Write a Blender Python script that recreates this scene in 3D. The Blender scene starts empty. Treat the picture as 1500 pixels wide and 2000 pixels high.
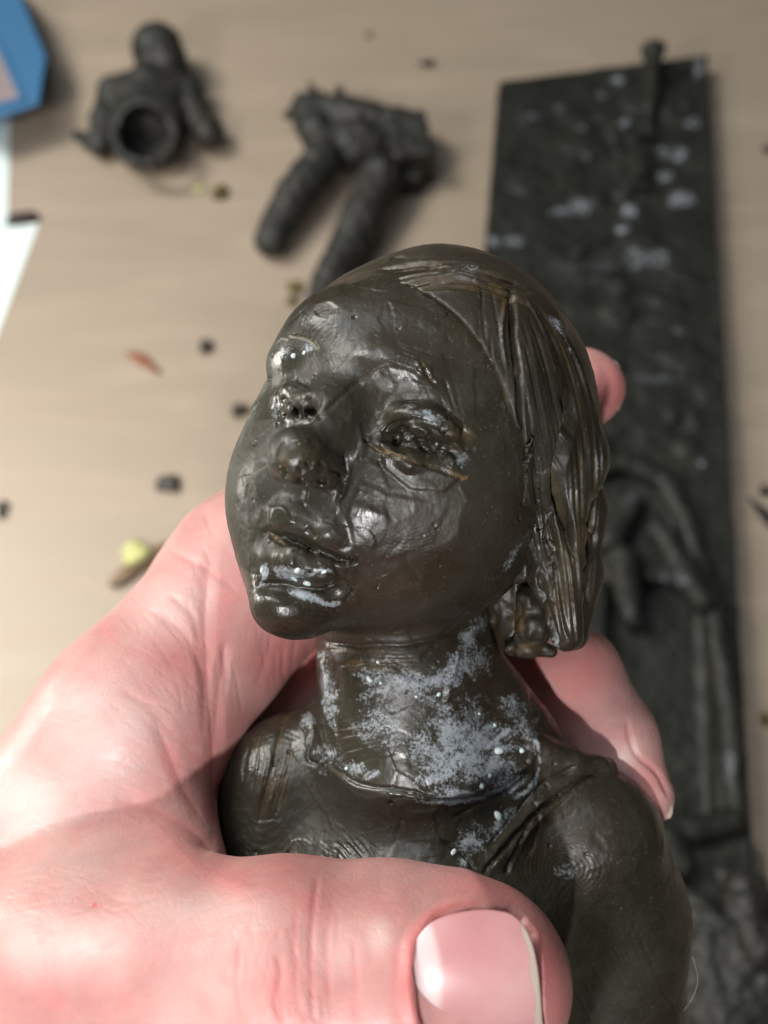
import bpy, math, random
import numpy as np
import openvdb as vdb
from mathutils import Matrix, Vector
from mathutils.bvhtree import BVHTree
random.seed(5); rng = np.random.default_rng(5)
scene = bpy.context.scene
# ------------------------------------------------------------------ camera, world, lamps
F = 1842.0                      # focal length in photo pixels (photo is 1500 x 2000)
D0 = 15.0                       # reference distance of the held bust, cm
TILT = math.radians(26.0)
CAM = np.array([0.0, -55*math.sin(TILT), 55*math.cos(TILT)])   # cm, table top is z = 0
ct, st = math.cos(TILT), math.sin(TILT)
R = np.array([[1, 0, 0], [0, ct, -st], [0, st, ct]])           # camera axes -> world
cd = bpy.data.cameras.new('camera'); cam = bpy.data.objects.new('camera', cd)
scene.collection.objects.link(cam); scene.camera = cam
cd.sensor_fit = 'VERTICAL'; cd.lens = 4.12; cd.sensor_height = 4.12*2000/F; cd.sensor_width = cd.sensor_height*.75
cd.clip_start = 0.01; cd.clip_end = 20
cd.dof.use_dof = True; cd.dof.focus_distance = 0.135; cd.dof.aperture_fstop = 1.8
cam.location = CAM*0.01; cam.rotation_euler = (TILT, 0, 0)

w = bpy.data.worlds.new('World'); scene.world = w; w.use_nodes = True
wn = w.node_tree.nodes; wl = w.node_tree.links
bg = wn['Background']
tc = wn.new('ShaderNodeTexCoord'); sx = wn.new('ShaderNodeSeparateXYZ'); wl.new(tc.outputs['Generated'], sx.inputs[0])
rp = wn.new('ShaderNodeValToRGB'); wl.new(sx.outputs['Z'], rp.inputs[0])
rp.color_ramp.elements[0].position = 0.0; rp.color_ramp.elements[0].color = (.30, .24, .19, 1)
rp.color_ramp.elements[1].position = 0.75; rp.color_ramp.elements[1].color = (.62, .66, .74, 1)
wl.new(rp.outputs[0], bg.inputs[0]); bg.inputs[1].default_value = 0.10

def cam2w(p):                   # camera-space cm -> world cm
    return np.asarray(p) @ R.T + CAM
def lamp(name, pc, target, size, power, col, world=False):
    ld = bpy.data.lights.new(name, 'AREA'); ld.shape = 'DISK'; ld.size = size*.01; ld.energy = power; ld.color = col
    o = bpy.data.objects.new(name, ld); scene.collection.objects.link(o)
    p = np.array(pc)*.01 if world else cam2w(pc)*.01
    t = np.array(target)*.01 if world else cam2w(target)*.01
    o.location = p; o.rotation_euler = Vector(t-p).to_track_quat('-Z', 'Y').to_euler()
    return o
lamp('desk_lamp_light', (-36, -10, 34), (-8, 0, 0), 12, 1.5, (1.0, .94, .86), world=True)
lamp('near_lamp_light', (-4.5, -14, 19), (0, -2, -15), 1.5, 1.02, (1.0, .98, .98))
lamp('ceiling_light', (-40, 15, 150), (0, 0, 0), 80, 5.0, (.85, .93, 1.0), world=True)
lamp('table_fill_light', (-100, 40, 130), (0, 10, 0), 60, 21.0, (1.0, .97, .90), world=True)  # soft fill added to lift the table evenly, not an actual window
scene.view_settings.view_transform = 'Standard'; scene.view_settings.look = 'None'
scene.view_settings.gamma = 1; scene.view_settings.exposure = 0.0

# ------------------------------------------------------------------ helpers
K = D0/F
def P(px, py, wv=0.0):          # photo pixel + relief toward the camera (px units) -> camera-space cm
    d = D0 - np.asarray(wv, float)*K
    return np.stack([(np.asarray(px, float)-750)/F*d, -(np.asarray(py, float)-1000)/F*d, -d*np.ones_like(np.asarray(px, float))], -1)
def proj(v):
    d = -v[:, 2]
    return 750+v[:, 0]/d*F, 1000-v[:, 1]/d*F
def T(px, py, z=0.0):           # photo pixel on the horizontal plane z -> world cm
    dr = np.array([(px-750)/F, -(py-1000)/F, -1.0]) @ R.T
    t = (z-CAM[2])/dr[2]
    return CAM+dr*t

def hashn(ix, iy, iz, s):
    h = (ix*374761393 + iy*668265263 + iz*2147483647 + s*974634777) & 0xffffffff
    h = ((h ^ (h >> 13))*1274126177) & 0xffffffff
    return ((h ^ (h >> 16)) & 0xffff)/65535.0
def noise(p, freq, seed=0):
    q = p*freq; i = np.floor(q).astype(np.int64); f = q-i; f = f*f*(3-2*f); r = 0
    for dx in (0, 1):
        wx = f[:, 0] if dx else 1-f[:, 0]
        for dy in (0, 1):
            wy = f[:, 1] if dy else 1-f[:, 1]
            for dz in (0, 1):
                wz = f[:, 2] if dz else 1-f[:, 2]
                r = r + wx*wy*wz*hashn(i[:, 0]+dx, i[:, 1]+dy, i[:, 2]+dz, seed)
    return r*2-1
def sstep(a, b, x):
    t = np.clip((x-a)/(b-a), 0, 1); return t*t*(3-2*t)

class Field:
    def __init__(s, lo, hi, h):
        s.lo = np.array(lo, float); s.h = h; s.n = np.ceil((np.array(hi)-s.lo)/h).astype(int)+1
        s.a = np.full(s.n, 3.0, np.float32)
    def sl(s, lo, hi):
        i0 = np.maximum(np.floor((np.array(lo)-s.lo)/s.h).astype(int), 0)
        i1 = np.minimum(np.ceil((np.array(hi)-s.lo)/s.h).astype(int)+1, s.n)
        if np.any(i1 <= i0): return None, None
        ax = [(s.lo[k]+s.h*np.arange(i0[k], i1[k])).astype(np.float32) for k in range(3)]
        return (slice(i0[0], i1[0]), slice(i0[1], i1[1]), slice(i0[2], i1[2])), (ax[0][:, None, None], ax[1][None, :, None], ax[2][None, None, :])
    def comb(s, sl, d, k, sub):
        a = s.a[sl]
        if sub: d = -d; a = -a
        if k > 0:
            hh = np.maximum(k-np.abs(a-d), 0)/k
            r = np.minimum(a, d)-hh*hh*k*.25
        else: r = np.minimum(a, d)
        s.a[sl] = -r if sub else r
    def ell(s, c, r, k=.3, rot=None, sub=False):
        c = np.asarray(c, float); r = np.asarray(r, float)*np.ones(3); m = r.max()+k+4*s.h
        sl, g = s.sl(c-m, c+m)
        if sl is None: return
        x, y, z = g[0]-c[0], g[1]-c[1], g[2]-c[2]
        if rot is not None:
            M = rot; x, y, z = (M[0, 0]*x+M[1, 0]*y+M[2, 0]*z, M[0, 1]*x+M[1, 1]*y+M[2, 1]*z, M[0, 2]*x+M[1, 2]*y+M[2, 2]*z)
        k0 = np.sqrt((x/r[0])**2+(y/r[1])**2+(z/r[2])**2)+1e-6
        k1 = np.sqrt((x/r[0]**2)**2+(y/r[1]**2)**2+(z/r[2]**2)**2)+1e-6
        d = (k0*(k0-1)/k1).astype(np.float32)
        s.comb(sl, -d if sub else d, k, False) if not sub else s._sub(sl, d, k)
    def _sub(s, sl, d, k):
        a = s.a[sl]; b = -d
        hh = np.maximum(k-np.abs(a-b), 0)/max(k, 1e-6)
        s.a[sl] = np.maximum(a, b)+hh*hh*k*.25
    def cap(s, pts, rad, k=.3, sub=False):
        for i in range(len(pts)-1):
            a = np.asarray(pts[i], float); b = np.asarray(pts[i+1], float); ra, rb = rad[i], rad[i+1]
            m = max(ra, rb)+k+4*s.h
            sl, g = s.sl(np.minimum(a, b)-m, np.maximum(a, b)+m)
            if sl is None: continue
            ab = b-a; L = (ab**2).sum()+1e-9
            t = np.clip(((g[0]-a[0])*ab[0]+(g[1]-a[1])*ab[1]+(g[2]-a[2])*ab[2])/L, 0, 1)
            d = np.sqrt((g[0]-a[0]-t*ab[0])**2+(g[1]-a[1]-t*ab[1])**2+(g[2]-a[2]-t*ab[2])**2)-(ra+(rb-ra)*t)
            d = d.astype(np.float32)
            if sub: s._sub(sl, d, k)
            else: s.comb(sl, d, k, False)
    def box(s, c, r, ax=None, rd=.1, k=.1, sub=False):
        c = np.asarray(c, float); r = np.asarray(r, float); m = np.linalg.norm(r)+k+4*s.h
        sl, g = s.sl(c-m, c+m)
        if sl is None: return
        x, y, z = g[0]-c[0], g[1]-c[1], g[2]-c[2]
        if ax is not None:
            M = ax; x, y, z = (M[0, 0]*x+M[1, 0]*y+M[2, 0]*z, M[0, 1]*x+M[1, 1]*y+M[2, 1]*z, M[0, 2]*x+M[1, 2]*y+M[2, 2]*z)
        qx, qy, qz = np.abs(x)-r[0]+rd, np.abs(y)-r[1]+rd, np.abs(z)-r[2]+rd
        d = np.sqrt(np.maximum(qx, 0)**2+np.maximum(qy, 0)**2+np.maximum(qz, 0)**2)+np.minimum(np.maximum(qx, np.maximum(qy, qz)), 0)-rd
        d = d.astype(np.float32)
        if sub: s._sub(sl, d, k)
        else: s.comb(sl, d, k, False)
    def surf(s, px, py):        # camera ray against the field -> relief value w at that pixel
        d = np.arange(10, 24, s.h*.5); p = np.stack([(px-750)/F*d, -(py-1000)/F*d, -d], -1)
        i = np.round((p-s.lo)/s.h).astype(int); ok = np.all((i >= 0) & (i < s.n), 1)
        v = np.where(ok, s.a[tuple(np.clip(i, 0, s.n-1).T)], 3)
        j = np.argmax(v < 0)
        if not (v < 0).any(): raise ValueError('no surface at %s %s' % (px, py))
        return (D0-d[j])/K
    def mesh(s):
        a = s.a; a[0] = a[-1] = 1; a[:, 0] = a[:, -1] = 1; a[:, :, 0] = a[:, :, -1] = 1
        g = vdb.FloatGrid(3.0); g.copyFromArray(np.ascontiguousarray(np.clip(a, -.5, .5)))
        pts, tr, qd = g.convertToPolygons(isovalue=0.0, adaptivity=0)
        return pts.astype(float)*s.h+s.lo, tr.astype(np.int64), qd.astype(np.int64)

def rawmesh(name, v, faces3, faces4):
    me = bpy.data.meshes.new(name); n3, n4 = len(faces3), len(faces4)
    me.vertices.add(len(v)); me.vertices.foreach_set('co', np.ascontiguousarray(v, np.float32).ravel())
    me.loops.add(n3*3+n4*4); me.polygons.add(n3+n4)
    me.loops.foreach_set('vertex_index', np.concatenate([np.asarray(faces3).ravel(), np.asarray(faces4).ravel()]).astype(np.int32))
    me.polygons.foreach_set('loop_start', np.concatenate([np.arange(n3)*3, n3*3+np.arange(n4)*4]).astype(np.int32))
    me.update(calc_edges=True); return me
def orient(me):                 # make the normals point outward (positive signed volume)
    v = np.empty(len(me.vertices)*3, np.float32); me.vertices.foreach_get('co', v); v = v.reshape(-1, 3)
    c = np.empty(len(me.polygons)*3, np.float32); me.polygons.foreach_get('center', c); c = c.reshape(-1, 3)
    n = np.empty(len(me.polygons)*3, np.float32); me.polygons.foreach_get('normal', n); n = n.reshape(-1, 3)
    ar = np.empty(len(me.polygons), np.float32); me.polygons.foreach_get('area', ar)
    if ((c-c.mean(0))*n).sum(1)@ar < 0: me.flip_normals()
def subdiv(me):                 # one level of curved (normal-aware) quad subdivision
    v = getv(me); n = getn(me); nv = len(v); nf = len(me.polygons)
    q = np.empty(nf*4, np.int32); me.loops.foreach_get('vertex_index', q); q = q.reshape(-1, 4).astype(np.int64)
    e = np.stack([q, np.roll(q, -1, 1)], -1).reshape(-1, 2); e.sort(1); key = e[:, 0]*nv+e[:, 1]
    uq, inv = np.unique(key, return_inverse=True); a, b = uq//nv, uq % nv
    d = v[b]-v[a]; m = (v[a]+v[b])/2+((d*n[b]).sum(1)[:, None]*n[b]-(d*n[a]).sum(1)[:, None]*n[a])/8
    ei = nv+inv.reshape(-1, 4); vm = np.concatenate([v, m]); c = vm[ei].mean(1)*2-v[q].mean(1)*1.0
    c = v[q].mean(1)+(vm[ei].mean(1)-v[q].mean(1))*2*.9; ci = nv+len(uq)+np.arange(nf)
    V = np.concatenate([vm, c]); Q = np.concatenate([np.stack([q[:, k], ei[:, k], ci, ei[:, k-1]], 1) for k in range(4)])
    bpy.data.meshes.remove(me); return rawmesh('m', V, np.zeros((0, 3), int), Q)
def getv(me):
    v = np.empty(len(me.vertices)*3, np.float32); me.vertices.foreach_get('co', v); return v.reshape(-1, 3).astype(float)
def getn(me):
    v = np.empty(len(me.vertices)*3, np.float32); me.vertex_normals.foreach_get('vector', v); return v.reshape(-1, 3).astype(float)
def put(name, me, mat, parent=None, origin=None, smooth=True, space='cam'):
    """vertices of me in cm (camera or world space) -> linked object in metres, origin in world cm"""
    v = getv(me)
    if space == 'cam': v = cam2w(v)
    o0 = np.array(origin if origin is not None else (parent['_o'] if parent else v.mean(0)), float)
    v = (v-o0)*.01
    me.vertices.foreach_set('co', v.astype(np.float32).ravel())
    me.polygons.foreach_set('use_smooth', np.full(len(me.polygons), smooth)); me.update()
    o = bpy.data.objects.new(name, me); scene.collection.objects.link(o)
    if mat: me.materials.append(mat)
    me.name = name
    if parent: o.parent = parent; o.location = (o0-np.array(parent['_o']))*.01
    else: o.location = o0*.01
    return o
def root(name, origin, label, cat, group=None):
    o = bpy.data.objects.new(name, None); scene.collection.objects.link(o)
    o.empty_display_size = .01; o.location = np.array(origin)*.01; o['_o'] = [float(x) for x in origin]
    o['label'] = label; o['category'] = cat
    if group: o['group'] = group
    return o
def tag(o, label=None, cat=None, group=None, kind=None):
    for k, v in (('label', label), ('category', cat), ('group', group), ('kind', kind)):
        if v: o[k] = v
    return o
def attr(me, name, vals):
    a = me.attributes.new(name, 'FLOAT', 'POINT'); a.data.foreach_set('value', np.ascontiguousarray(vals, np.float32))

class Sculpt:                   # brush work on a dense mesh; brushes are located through the camera they are modelled from
    def __init__(s, me, thr=.05):
        s.me = me; s.v = getv(me); s.n = getn(me); s.px, s.py = proj(s.v)
        s.face = ((-s.v/np.linalg.norm(s.v, axis=1)[:, None])*s.n).sum(1)
        s.m = {}; s.d = np.zeros(len(s.v)); s.thr = thr
    def layer(s, name): 
        if name not in s.m: s.m[name] = np.zeros(len(s.v))
        return s.m[name]
    def near(s, x0, x1, y0, y1):
        return np.nonzero((s.px > x0) & (s.px < x1) & (s.py > y0) & (s.py < y1) & (s.face > s.thr))[0]
    def dist(s, idx, pts):
        X, Y = s.px[idx], s.py[idx]; best = np.full(len(idx), 1e9); tt = np.zeros(len(idx)); n = len(pts)-1
        for i in range(n):
            ax, ay = pts[i]; bx, by = pts[i+1]; L = (bx-ax)**2+(by-ay)**2+1e-9
            t = np.clip(((X-ax)*(bx-ax)+(Y-ay)*(by-ay))/L, 0, 1); d = np.hypot(X-ax-t*(bx-ax), Y-ay-t*(by-ay))
            c = d < best; best[c] = d[c]; tt[c] = (i+t[c])/n
        return best, tt
    def line(s, pts, width, depth, layer=None, amt=1.0, taper=True, sharp=2.0):
        xs = [p[0] for p in pts]; ys = [p[1] for p in pts]
        idx = s.near(min(xs)-width, max(xs)+width, min(ys)-width, max(ys)+width)
        if not len(idx): return
        d, t = s.dist(idx, pts); f = np.clip(1-d/width, 0, 1)**sharp if sharp > 0 else sstep(1, .6, d/width)
        if taper: f = f*np.clip(np.minimum(t, 1-t)*6, 0, 1)
        s.d[idx] += f*depth*K
        if layer: L = s.layer(layer); L[idx] = np.maximum(L[idx], f*amt)
    def spot(s, cx, cy, rx, ry, ang, depth, edge=1.0, layer=None, amt=1.0):
        R_ = max(rx, ry)*1.1; idx = s.near(cx-R_, cx+R_, cy-R_, cy+R_)
        if not len(idx): return
        a = math.radians(ang); X = s.px[idx]-cx; Y = s.py[idx]-cy
        u = (X*math.cos(a)+Y*math.sin(a))/rx; v = (-X*math.sin(a)+Y*math.cos(a))/ry
        f = sstep(0, edge, 1-np.hypot(u, v)); s.d[idx] += f*depth*K
        if layer: L = s.layer(layer); L[idx] = np.maximum(L[idx], f*amt)
    def poly(s, pts, height, edge=6, layer=None, amt=1.0, tilt=(0, 0)):
        xs = [p[0] for p in pts]; ys = [p[1] for p in pts]
        idx = s.near(min(xs)-2, max(xs)+2, min(ys)-2, max(ys)+2)
        if not len(idx): return
        X, Y = s.px[idx], s.py[idx]; ins = np.zeros(len(idx), bool)
        wob = noise(np.stack([X, Y, 0*X], -1), .05, 3)*6
        for i in range(len(pts)):
            (ax, ay), (bx, by) = pts[i], pts[(i+1) % len(pts)]
            if ay == by: continue
            ins ^= ((Y < ay) != (Y < by)) & (X < ax+(Y-ay)*(bx-ax)/(by-ay))
        d, _ = s.dist(idx, list(pts)+[pts[0]]); f = np.where(ins, sstep(0, edge*(1.5 if edge == 5.01 else 2.6), d+wob*.3), 0); height = height*(.6 if edge == 5.01 else .36)
        h = height+tilt[0]*(X-np.mean(xs))/100+tilt[1]*(Y-np.mean(ys))/100
        s.d[idx] += f*h*K
        if layer: L = s.layer(layer); L[idx] = np.maximum(L[idx], f*amt)
    def scrape(s, cx, cy, rx, ry, ang, cut):   # a flat knife facet
        s.flush(False)
        R_ = max(rx, ry); idx = s.near(cx-R_, cx+R_, cy-R_, cy+R_)
        if len(idx) < 20: return
        a = math.radians(ang); X = s.px[idx]-cx; Y = s.py[idx]-cy
        u = (X*math.cos(a)+Y*math.sin(a))/rx; v = (-X*math.sin(a)+Y*math.cos(a))/ry
        q = np.hypot(u, v); idx = idx[q < 1]; q = q[q < 1]
        if len(idx) < 20: return
        p = s.v[idx]; c = p.mean(0); n = s.n[idx].mean(0); n /= np.linalg.norm(n)
        L = s.layer('gloss'); g_ = (abs(math.sin(cx*12.9+cy*78.2)*43758.5) % 1.0)*.55; ff = sstep(1, .9, q+.1*noise(s.v[idx], 6, 7)); L[idx] = L[idx]*(1-ff)+g_*ff
        top = ((p-c)@n).max(); cut = min(cut, .5*(top-np.percentile((p-c)@n, 4))/K); h = (p-c)@n-(top-cut*K)
        fall = sstep(1, .8, q); s.v[idx] -= np.outer(np.maximum(h, 0)*.92*fall, n)
    def rings(s, cx, cy, r0, r1, step, amp, sq=1.0, ang=0):
        idx = s.near(cx-r1, cx+r1, cy-r1, cy+r1)
        if not len(idx): return
        a = math.radians(ang); amp = amp*.3; X = s.px[idx]-cx; Y = s.py[idx]-cy
        X, Y = X*math.cos(a)+Y*math.sin(a), (-X*math.sin(a)+Y*math.cos(a))/sq
        wob = noise(s.v[idx], 1.5, 9)*12+noise(s.v[idx], 5, 10)*4
        r = np.hypot(X, Y)+wob; f = sstep(r0*.8, r0+5, r)*sstep(r1, r1*.7, r)*(0.35+.65*sstep(-.3, .4, noise(s.v[idx], 2.2, 12)))
        s.d[idx] += np.sin(r/step*6.283)*amp*f*K
    def knife(s, cell, tilt, streak, seed, lo=-1., sheen=.5):
        A = np.nonzero(s.face > -.15)[0]; V = s.v[A]
        # palette-knife patches: every patch is its own slightly tilted plane with its own streak direction and polish
        w_ = np.stack([noise(V, 1.1/cell, seed+k) for k in (1, 2, 3)], -1)*cell*.45
        q = (V+w_)/cell; q[:, 1] *= .8; ib = np.floor(q).astype(np.int64); best = np.full(len(q), 9e9); cid = np.zeros((len(q), 3), np.int64); off = np.zeros_like(q)
        for dx in (-1, 0, 1):
            for dy in (-1, 0, 1):
                for dz in (-1, 0, 1):
                    c = ib+[dx, dy, dz]; j = np.stack([hashn(c[:, 0], c[:, 1], c[:, 2], seed+k) for k in (5, 6, 7)], -1)
                    o = q-(c+j); d = (o**2).sum(1); m = d < best; best[m] = d[m]; cid[m] = c[m]; off[m] = o[m]
        h = [hashn(cid[:, 0], cid[:, 1], cid[:, 2], seed+20+k)*2-1 for k in range(8)]
        m = (h[6] > lo)*1.0
        s.d[A] += m*((off[:, 0]*h[0]+off[:, 1]*h[1]+off[:, 2]*h[2])*cell*tilt)
        a = V[:, 0]*h[3]+V[:, 1]*h[4]+V[:, 2]*h[5]; a = a/(np.sqrt(h[3]**2+h[4]**2+h[5]**2)+.05)
        z = np.zeros_like(a); st_ = noise(np.stack([a+.03*w_[:, 0], z+cid[:, 0]*3.7, z+cid[:, 1]*1.9], -1), 22, seed+9)
        s.d[A] += m*st_*streak*(.3+.7*(h[2] > -.2))
        L = s.layer('gloss'); L[A] = np.clip(L[A]+m*(h[1]*.5+.3)*sheen, 0, 1)
    def flush(s, renorm=True):
        s.v += s.n*s.d[:, None]; s.d[:] = 0
        if renorm:
            s.me.vertices.foreach_set('co', s.v.astype(np.float32).ravel()); s.me.update(); s.n = getn(s.me)
            s.px, s.py = proj(s.v)
    def done(s):
        s.flush(False); s.me.vertices.foreach_set('co', s.v.astype(np.float32).ravel()); s.me.update()
        for k, a in s.m.items(): attr(s.me, k, np.clip(a, 0, 1))

def catmull(pts, n):
    p = [pts[0]]+list(pts)+[pts[-1]]; out = []; m = len(pts)-1
    for j in range(n):
        t = j/(n-1)*m; i = min(int(t), m-1); f = t-i
        a, b, c, d = [np.array(p[i+q], float) for q in range(4)]
        out.append(.5*((2*b)+(c-a)*f+(2*a-5*b+4*c-d)*f*f+(-a+3*b-3*c+d)*f**3))
    return out

# ------------------------------------------------------------------ materials
class Mat:
    def __init__(s, name):
        s.m = bpy.data.materials.new(name); s.m.use_nodes = True; s.n = s.m.node_tree.nodes; s.l = s.m.node_tree.links
        s.b = s.n['Principled BSDF']; s.tc = s.n.new('ShaderNodeTexCoord')
    def lk(s, a, b): s.l.new(a, b)
    def set(s, **k):
        for a, v in k.items(): s.b.inputs[a.replace('_', ' ')].default_value = v
    def noise(s, scale, detail=4, rough=.5, dist=0, stretch=None):
        t = s.n.new('ShaderNodeTexNoise'); t.inputs['Scale'].default_value = scale; t.inputs['Detail'].default_value = detail
        t.inputs['Roughness'].default_value = rough; t.inputs['Distortion'].default_value = dist
        if stretch:
            mp = s.n.new('ShaderNodeMapping'); mp.inputs['Scale'].default_value = stretch[:3]
            if len(stretch) > 3: mp.inputs['Rotation'].default_value = stretch[3:]
            s.lk(s.tc.outputs['Object'], mp.inputs[0]); s.lk(mp.outputs[0], t.inputs['Vector'])
        else: s.lk(s.tc.outputs['Object'], t.inputs['Vector'])
        return t.outputs['Fac']
    def vor(s, scale, feature='F1'):
        t = s.n.new('ShaderNodeTexVoronoi'); t.inputs['Scale'].default_value = scale; t.feature = feature
        s.lk(s.tc.outputs['Object'], t.inputs['Vector']); return t.outputs['Distance']
    def ramp(s, x, stops):
        r = s.n.new('ShaderNodeValToRGB'); e = r.color_ramp.elements
        while len(e) < len(stops): e.new(.5)
        for q, (p, c) in zip(e, stops):
            q.position = p; q.color = (c, c, c, 1) if isinstance(c, (int, float)) else tuple(c)+(1,)
        s.lk(x, r.inputs[0]); return r.outputs[0]
    def mix(s, f, a, b, mode='MIX'):
        m = s.n.new('ShaderNodeMix'); m.data_type = 'RGBA'; m.blend_type = mode
        for inp, v in ((0, f), (6, a), (7, b)):
            if hasattr(v, 'is_linked') or isinstance(v, bpy.types.NodeSocket): s.lk(v, m.inputs[inp])
            elif isinstance(v, (int, float)): m.inputs[inp].default_value = v
            else: m.inputs[inp].default_value = tuple(v)+(1,)
        return m.outputs[2]
    def math(s, op, a, b=0.0):
        m = s.n.new('ShaderNodeMath'); m.operation = op
        for i, v in enumerate((a, b)):
            if isinstance(v, (int, float)): m.inputs[i].default_value = v
            else: s.lk(v, m.inputs[i])
        return m.outputs[0]
    def attr(s, name):
        a = s.n.new('ShaderNodeAttribute'); a.attribute_name = name; return a.outputs['Fac']
    def bump(s, h, dist, strength=1.0, prev=None):
        b = s.n.new('ShaderNodeBump'); b.inputs['Distance'].default_value = dist; b.inputs['Strength'].default_value = strength
        s.lk(h, b.inputs['Height'])
        if prev: s.lk(prev, b.inputs['Normal'])
        return b.outputs[0]
    def out(s, color=None, rough=None, normal=None):
        if color is not None: s.lk(color, s.b.inputs['Base Color'])
        if rough is not None: s.lk(rough, s.b.inputs['Roughness'])
        if normal is not None: s.lk(normal, s.b.inputs['Normal'])
        return s.m

def wax_material(name, far=False):
    m = Mat(name)
    n1 = m.noise(70 if not far else 40, 5, .6); n2 = m.noise(420, 3, .6); n3 = m.noise(25, 3)
    base = m.ramp(n1, [(.3, (.016, .014, .008)), (.5, (.030, .028, .0185)), (.72, (.047, .045, .034))])
    base = m.mix(m.ramp(n3, [(.45, 0), (.7, .6)]), base, (.036, .021, .011))
    if not far:
        speck = m.ramp(m.noise(2600, 2, .5), [(.67, 0), (.75, .6)])
        base = m.mix(speck, base, (.20, .17, .11))
        base = m.mix(m.math('MULTIPLY', m.attr('ochre'), m.ramp(m.noise(500, 3), [(.35, .1), (.6, .85)])), base, (.22, .135, .045))
        wf = m.math('MULTIPLY', m.attr('white'), 1.0)
        grain = m.math('ADD', wf, m.math('MULTIPLY', m.math('SUBTRACT', m.noise(2100, 4, .8), .5), 2.6))
        big = m.math('MULTIPLY', m.math('SUBTRACT', m.noise(220, 4, .65, .6, (1, 1.5, 1)), .5), 2.4)
        wm = m.ramp(m.math('MULTIPLY', m.math('ADD', grain, big), m.ramp(wf, [(.02, 0), (.15, 1)])), [(.30, 0), (.85, 1)])
        wm = m.math('MULTIPLY', wm, .7)
        base = m.mix(wm, base, (.42, .47, .50))
    rough = m.ramp(m.noise(90, 4), [(.3, .38), (.7, .56)])
    if not far:
        rough = m.mix(m.math('MULTIPLY', wm, .8), rough, (.7, .7, .7))
        rough = m.mix(m.attr('gloss'), rough, (.20, .20, .20))
    nb = m.bump(n2, .00025, .22); nb = m.bump(m.noise(1500, 3, .6), .00006, .5, nb)
    if not far:
        pits = m.ramp(m.vor(330), [(.0, 0), (.13, 1)])
        nb = m.bump(pits, .0002, .35, nb)
        scratch = m.noise(260, 3, .6, 1.5, (1, .12, 1, .3, .5, .9)); nb = m.bump(scratch, .0003, .28, nb)
    m.set(Specular_IOR_Level=.55)
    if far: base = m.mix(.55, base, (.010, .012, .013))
    return m.out(base, rough if not far else m.ramp(n1, [(.3, .5), (.7, .65)]), nb)
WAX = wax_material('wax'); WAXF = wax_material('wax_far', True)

def skin_material():
    m = Mat('skin')
    a = m.noise(60, 5, .6); b = m.noise(350, 4, .65)
    col = m.ramp(a, [(.32, (.50, .22, .205)), (.5, (.56, .29, .265)), (.68, (.62, .375, .34))])
    col = m.mix(m.math('MULTIPLY', m.attr('red'), .85), col, (.70, .17, .17))
    col = m.mix(m.math('MULTIPLY', m.attr('pale'), .7), col, (.80, .66, .61))
    col = m.mix(m.math('MULTIPLY', m.attr('spot'), .9), col, (.60, .04, .07))
    col = m.mix(m.ramp(b, [(.4, 0), (.7, .22)]), col, (.78, .30, .27))
    cell = m.vor(900, 'DISTANCE_TO_EDGE'); cell2 = m.vor(420, 'DISTANCE_TO_EDGE')
    nb = m.bump(m.ramp(cell, [(0, 0), (.2, 1)]), .00003, .45)
    nb = m.bump(m.ramp(cell2, [(0, 0), (.08, 1)]), .00004, .3, nb)
    nb = m.bump(m.noise(500, 4, .6, .8, (1, .35, 1, 0, 0, .6)), .00010, .35, nb)
    m.set(Subsurface_Weight=.35, Subsurface_Scale=.004, Roughness=.42, Specular_IOR_Level=.42)
    m.b.inputs['Subsurface Radius'].default_value = (1.0, .35, .2)
    return m.out(col, m.ramp(b, [(.3, .36), (.7, .52)]), nb)
SKIN = skin_material()

# ------------------------------------------------------------------ the held bust
def px(r, wv=0.0): return r*(D0-wv*K)/F
H = .042
def rotz(deg):
    a = math.radians(-deg); return np.array([[math.cos(a), -math.sin(a), 0], [math.sin(a), math.cos(a), 0], [0, 0, 1]])
bust_root = root('wax_bust', cam2w(P(900, 2000, -80)), 'large dark wax bust of a girl held in the hand, white residue on its neck', 'bust')

f = Field((-4.2, -9.6, -19.0), (6.6, 4.8, -11.2), H)
# skull and face mass
f.ell(P(836, 792, 0), (px(302), px(292), px(285)), 0)
f.ell(P(690, 850, 95), (px(165), px(130), px(160)), .5)
f.ell(P(735, 975, 60), (px(266), px(245), px(235)), .8)
f.ell(P(835, 1000, 0), (px(215), px(215), px(240)), .5)
f.ell(P(585, 1135, 150), (px(92), px(98), px(100)), .55)          # chin block
f.ell(P(548, 980, 110), (px(82), px(130), px(110)), .6)           # far cheek
f.ell(P(850, 960, 130), (px(130), px(120), px(130)), .6)          # near cheek
# neck, shoulders, chest
f.cap([P(775, 1150, -60), P(782, 1300, -50), P(800, 1470, -60)], [px(165), px(158), px(185)], .25)
f.cap([P(900, 1250, -80), P(960, 1420, -110), P(1130, 1600, -80)], [px(60), px(90), px(110)], .7)
f.cap([P(700, 1420, -120), P(560, 1530, -130)], [px(90), px(120)], .7)
f.ell(P(830, 1760, -120), (px(400), px(330), px(250)), .7)
f.cap([P(560, 1530, -130), P(520, 1700, -130), P(500, 2100, -130)], [px(125), px(140), px(150)], .5)
f.cap([P(1165, 1640, -90), P(1190, 1790, -190), P(1205, 2250, -300)], [px(140), px(158), px(170)], .45)
f.cap([P(820, 1800, -120), P(820, 2250, -120)], [px(330), px(330)], .4)
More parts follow.
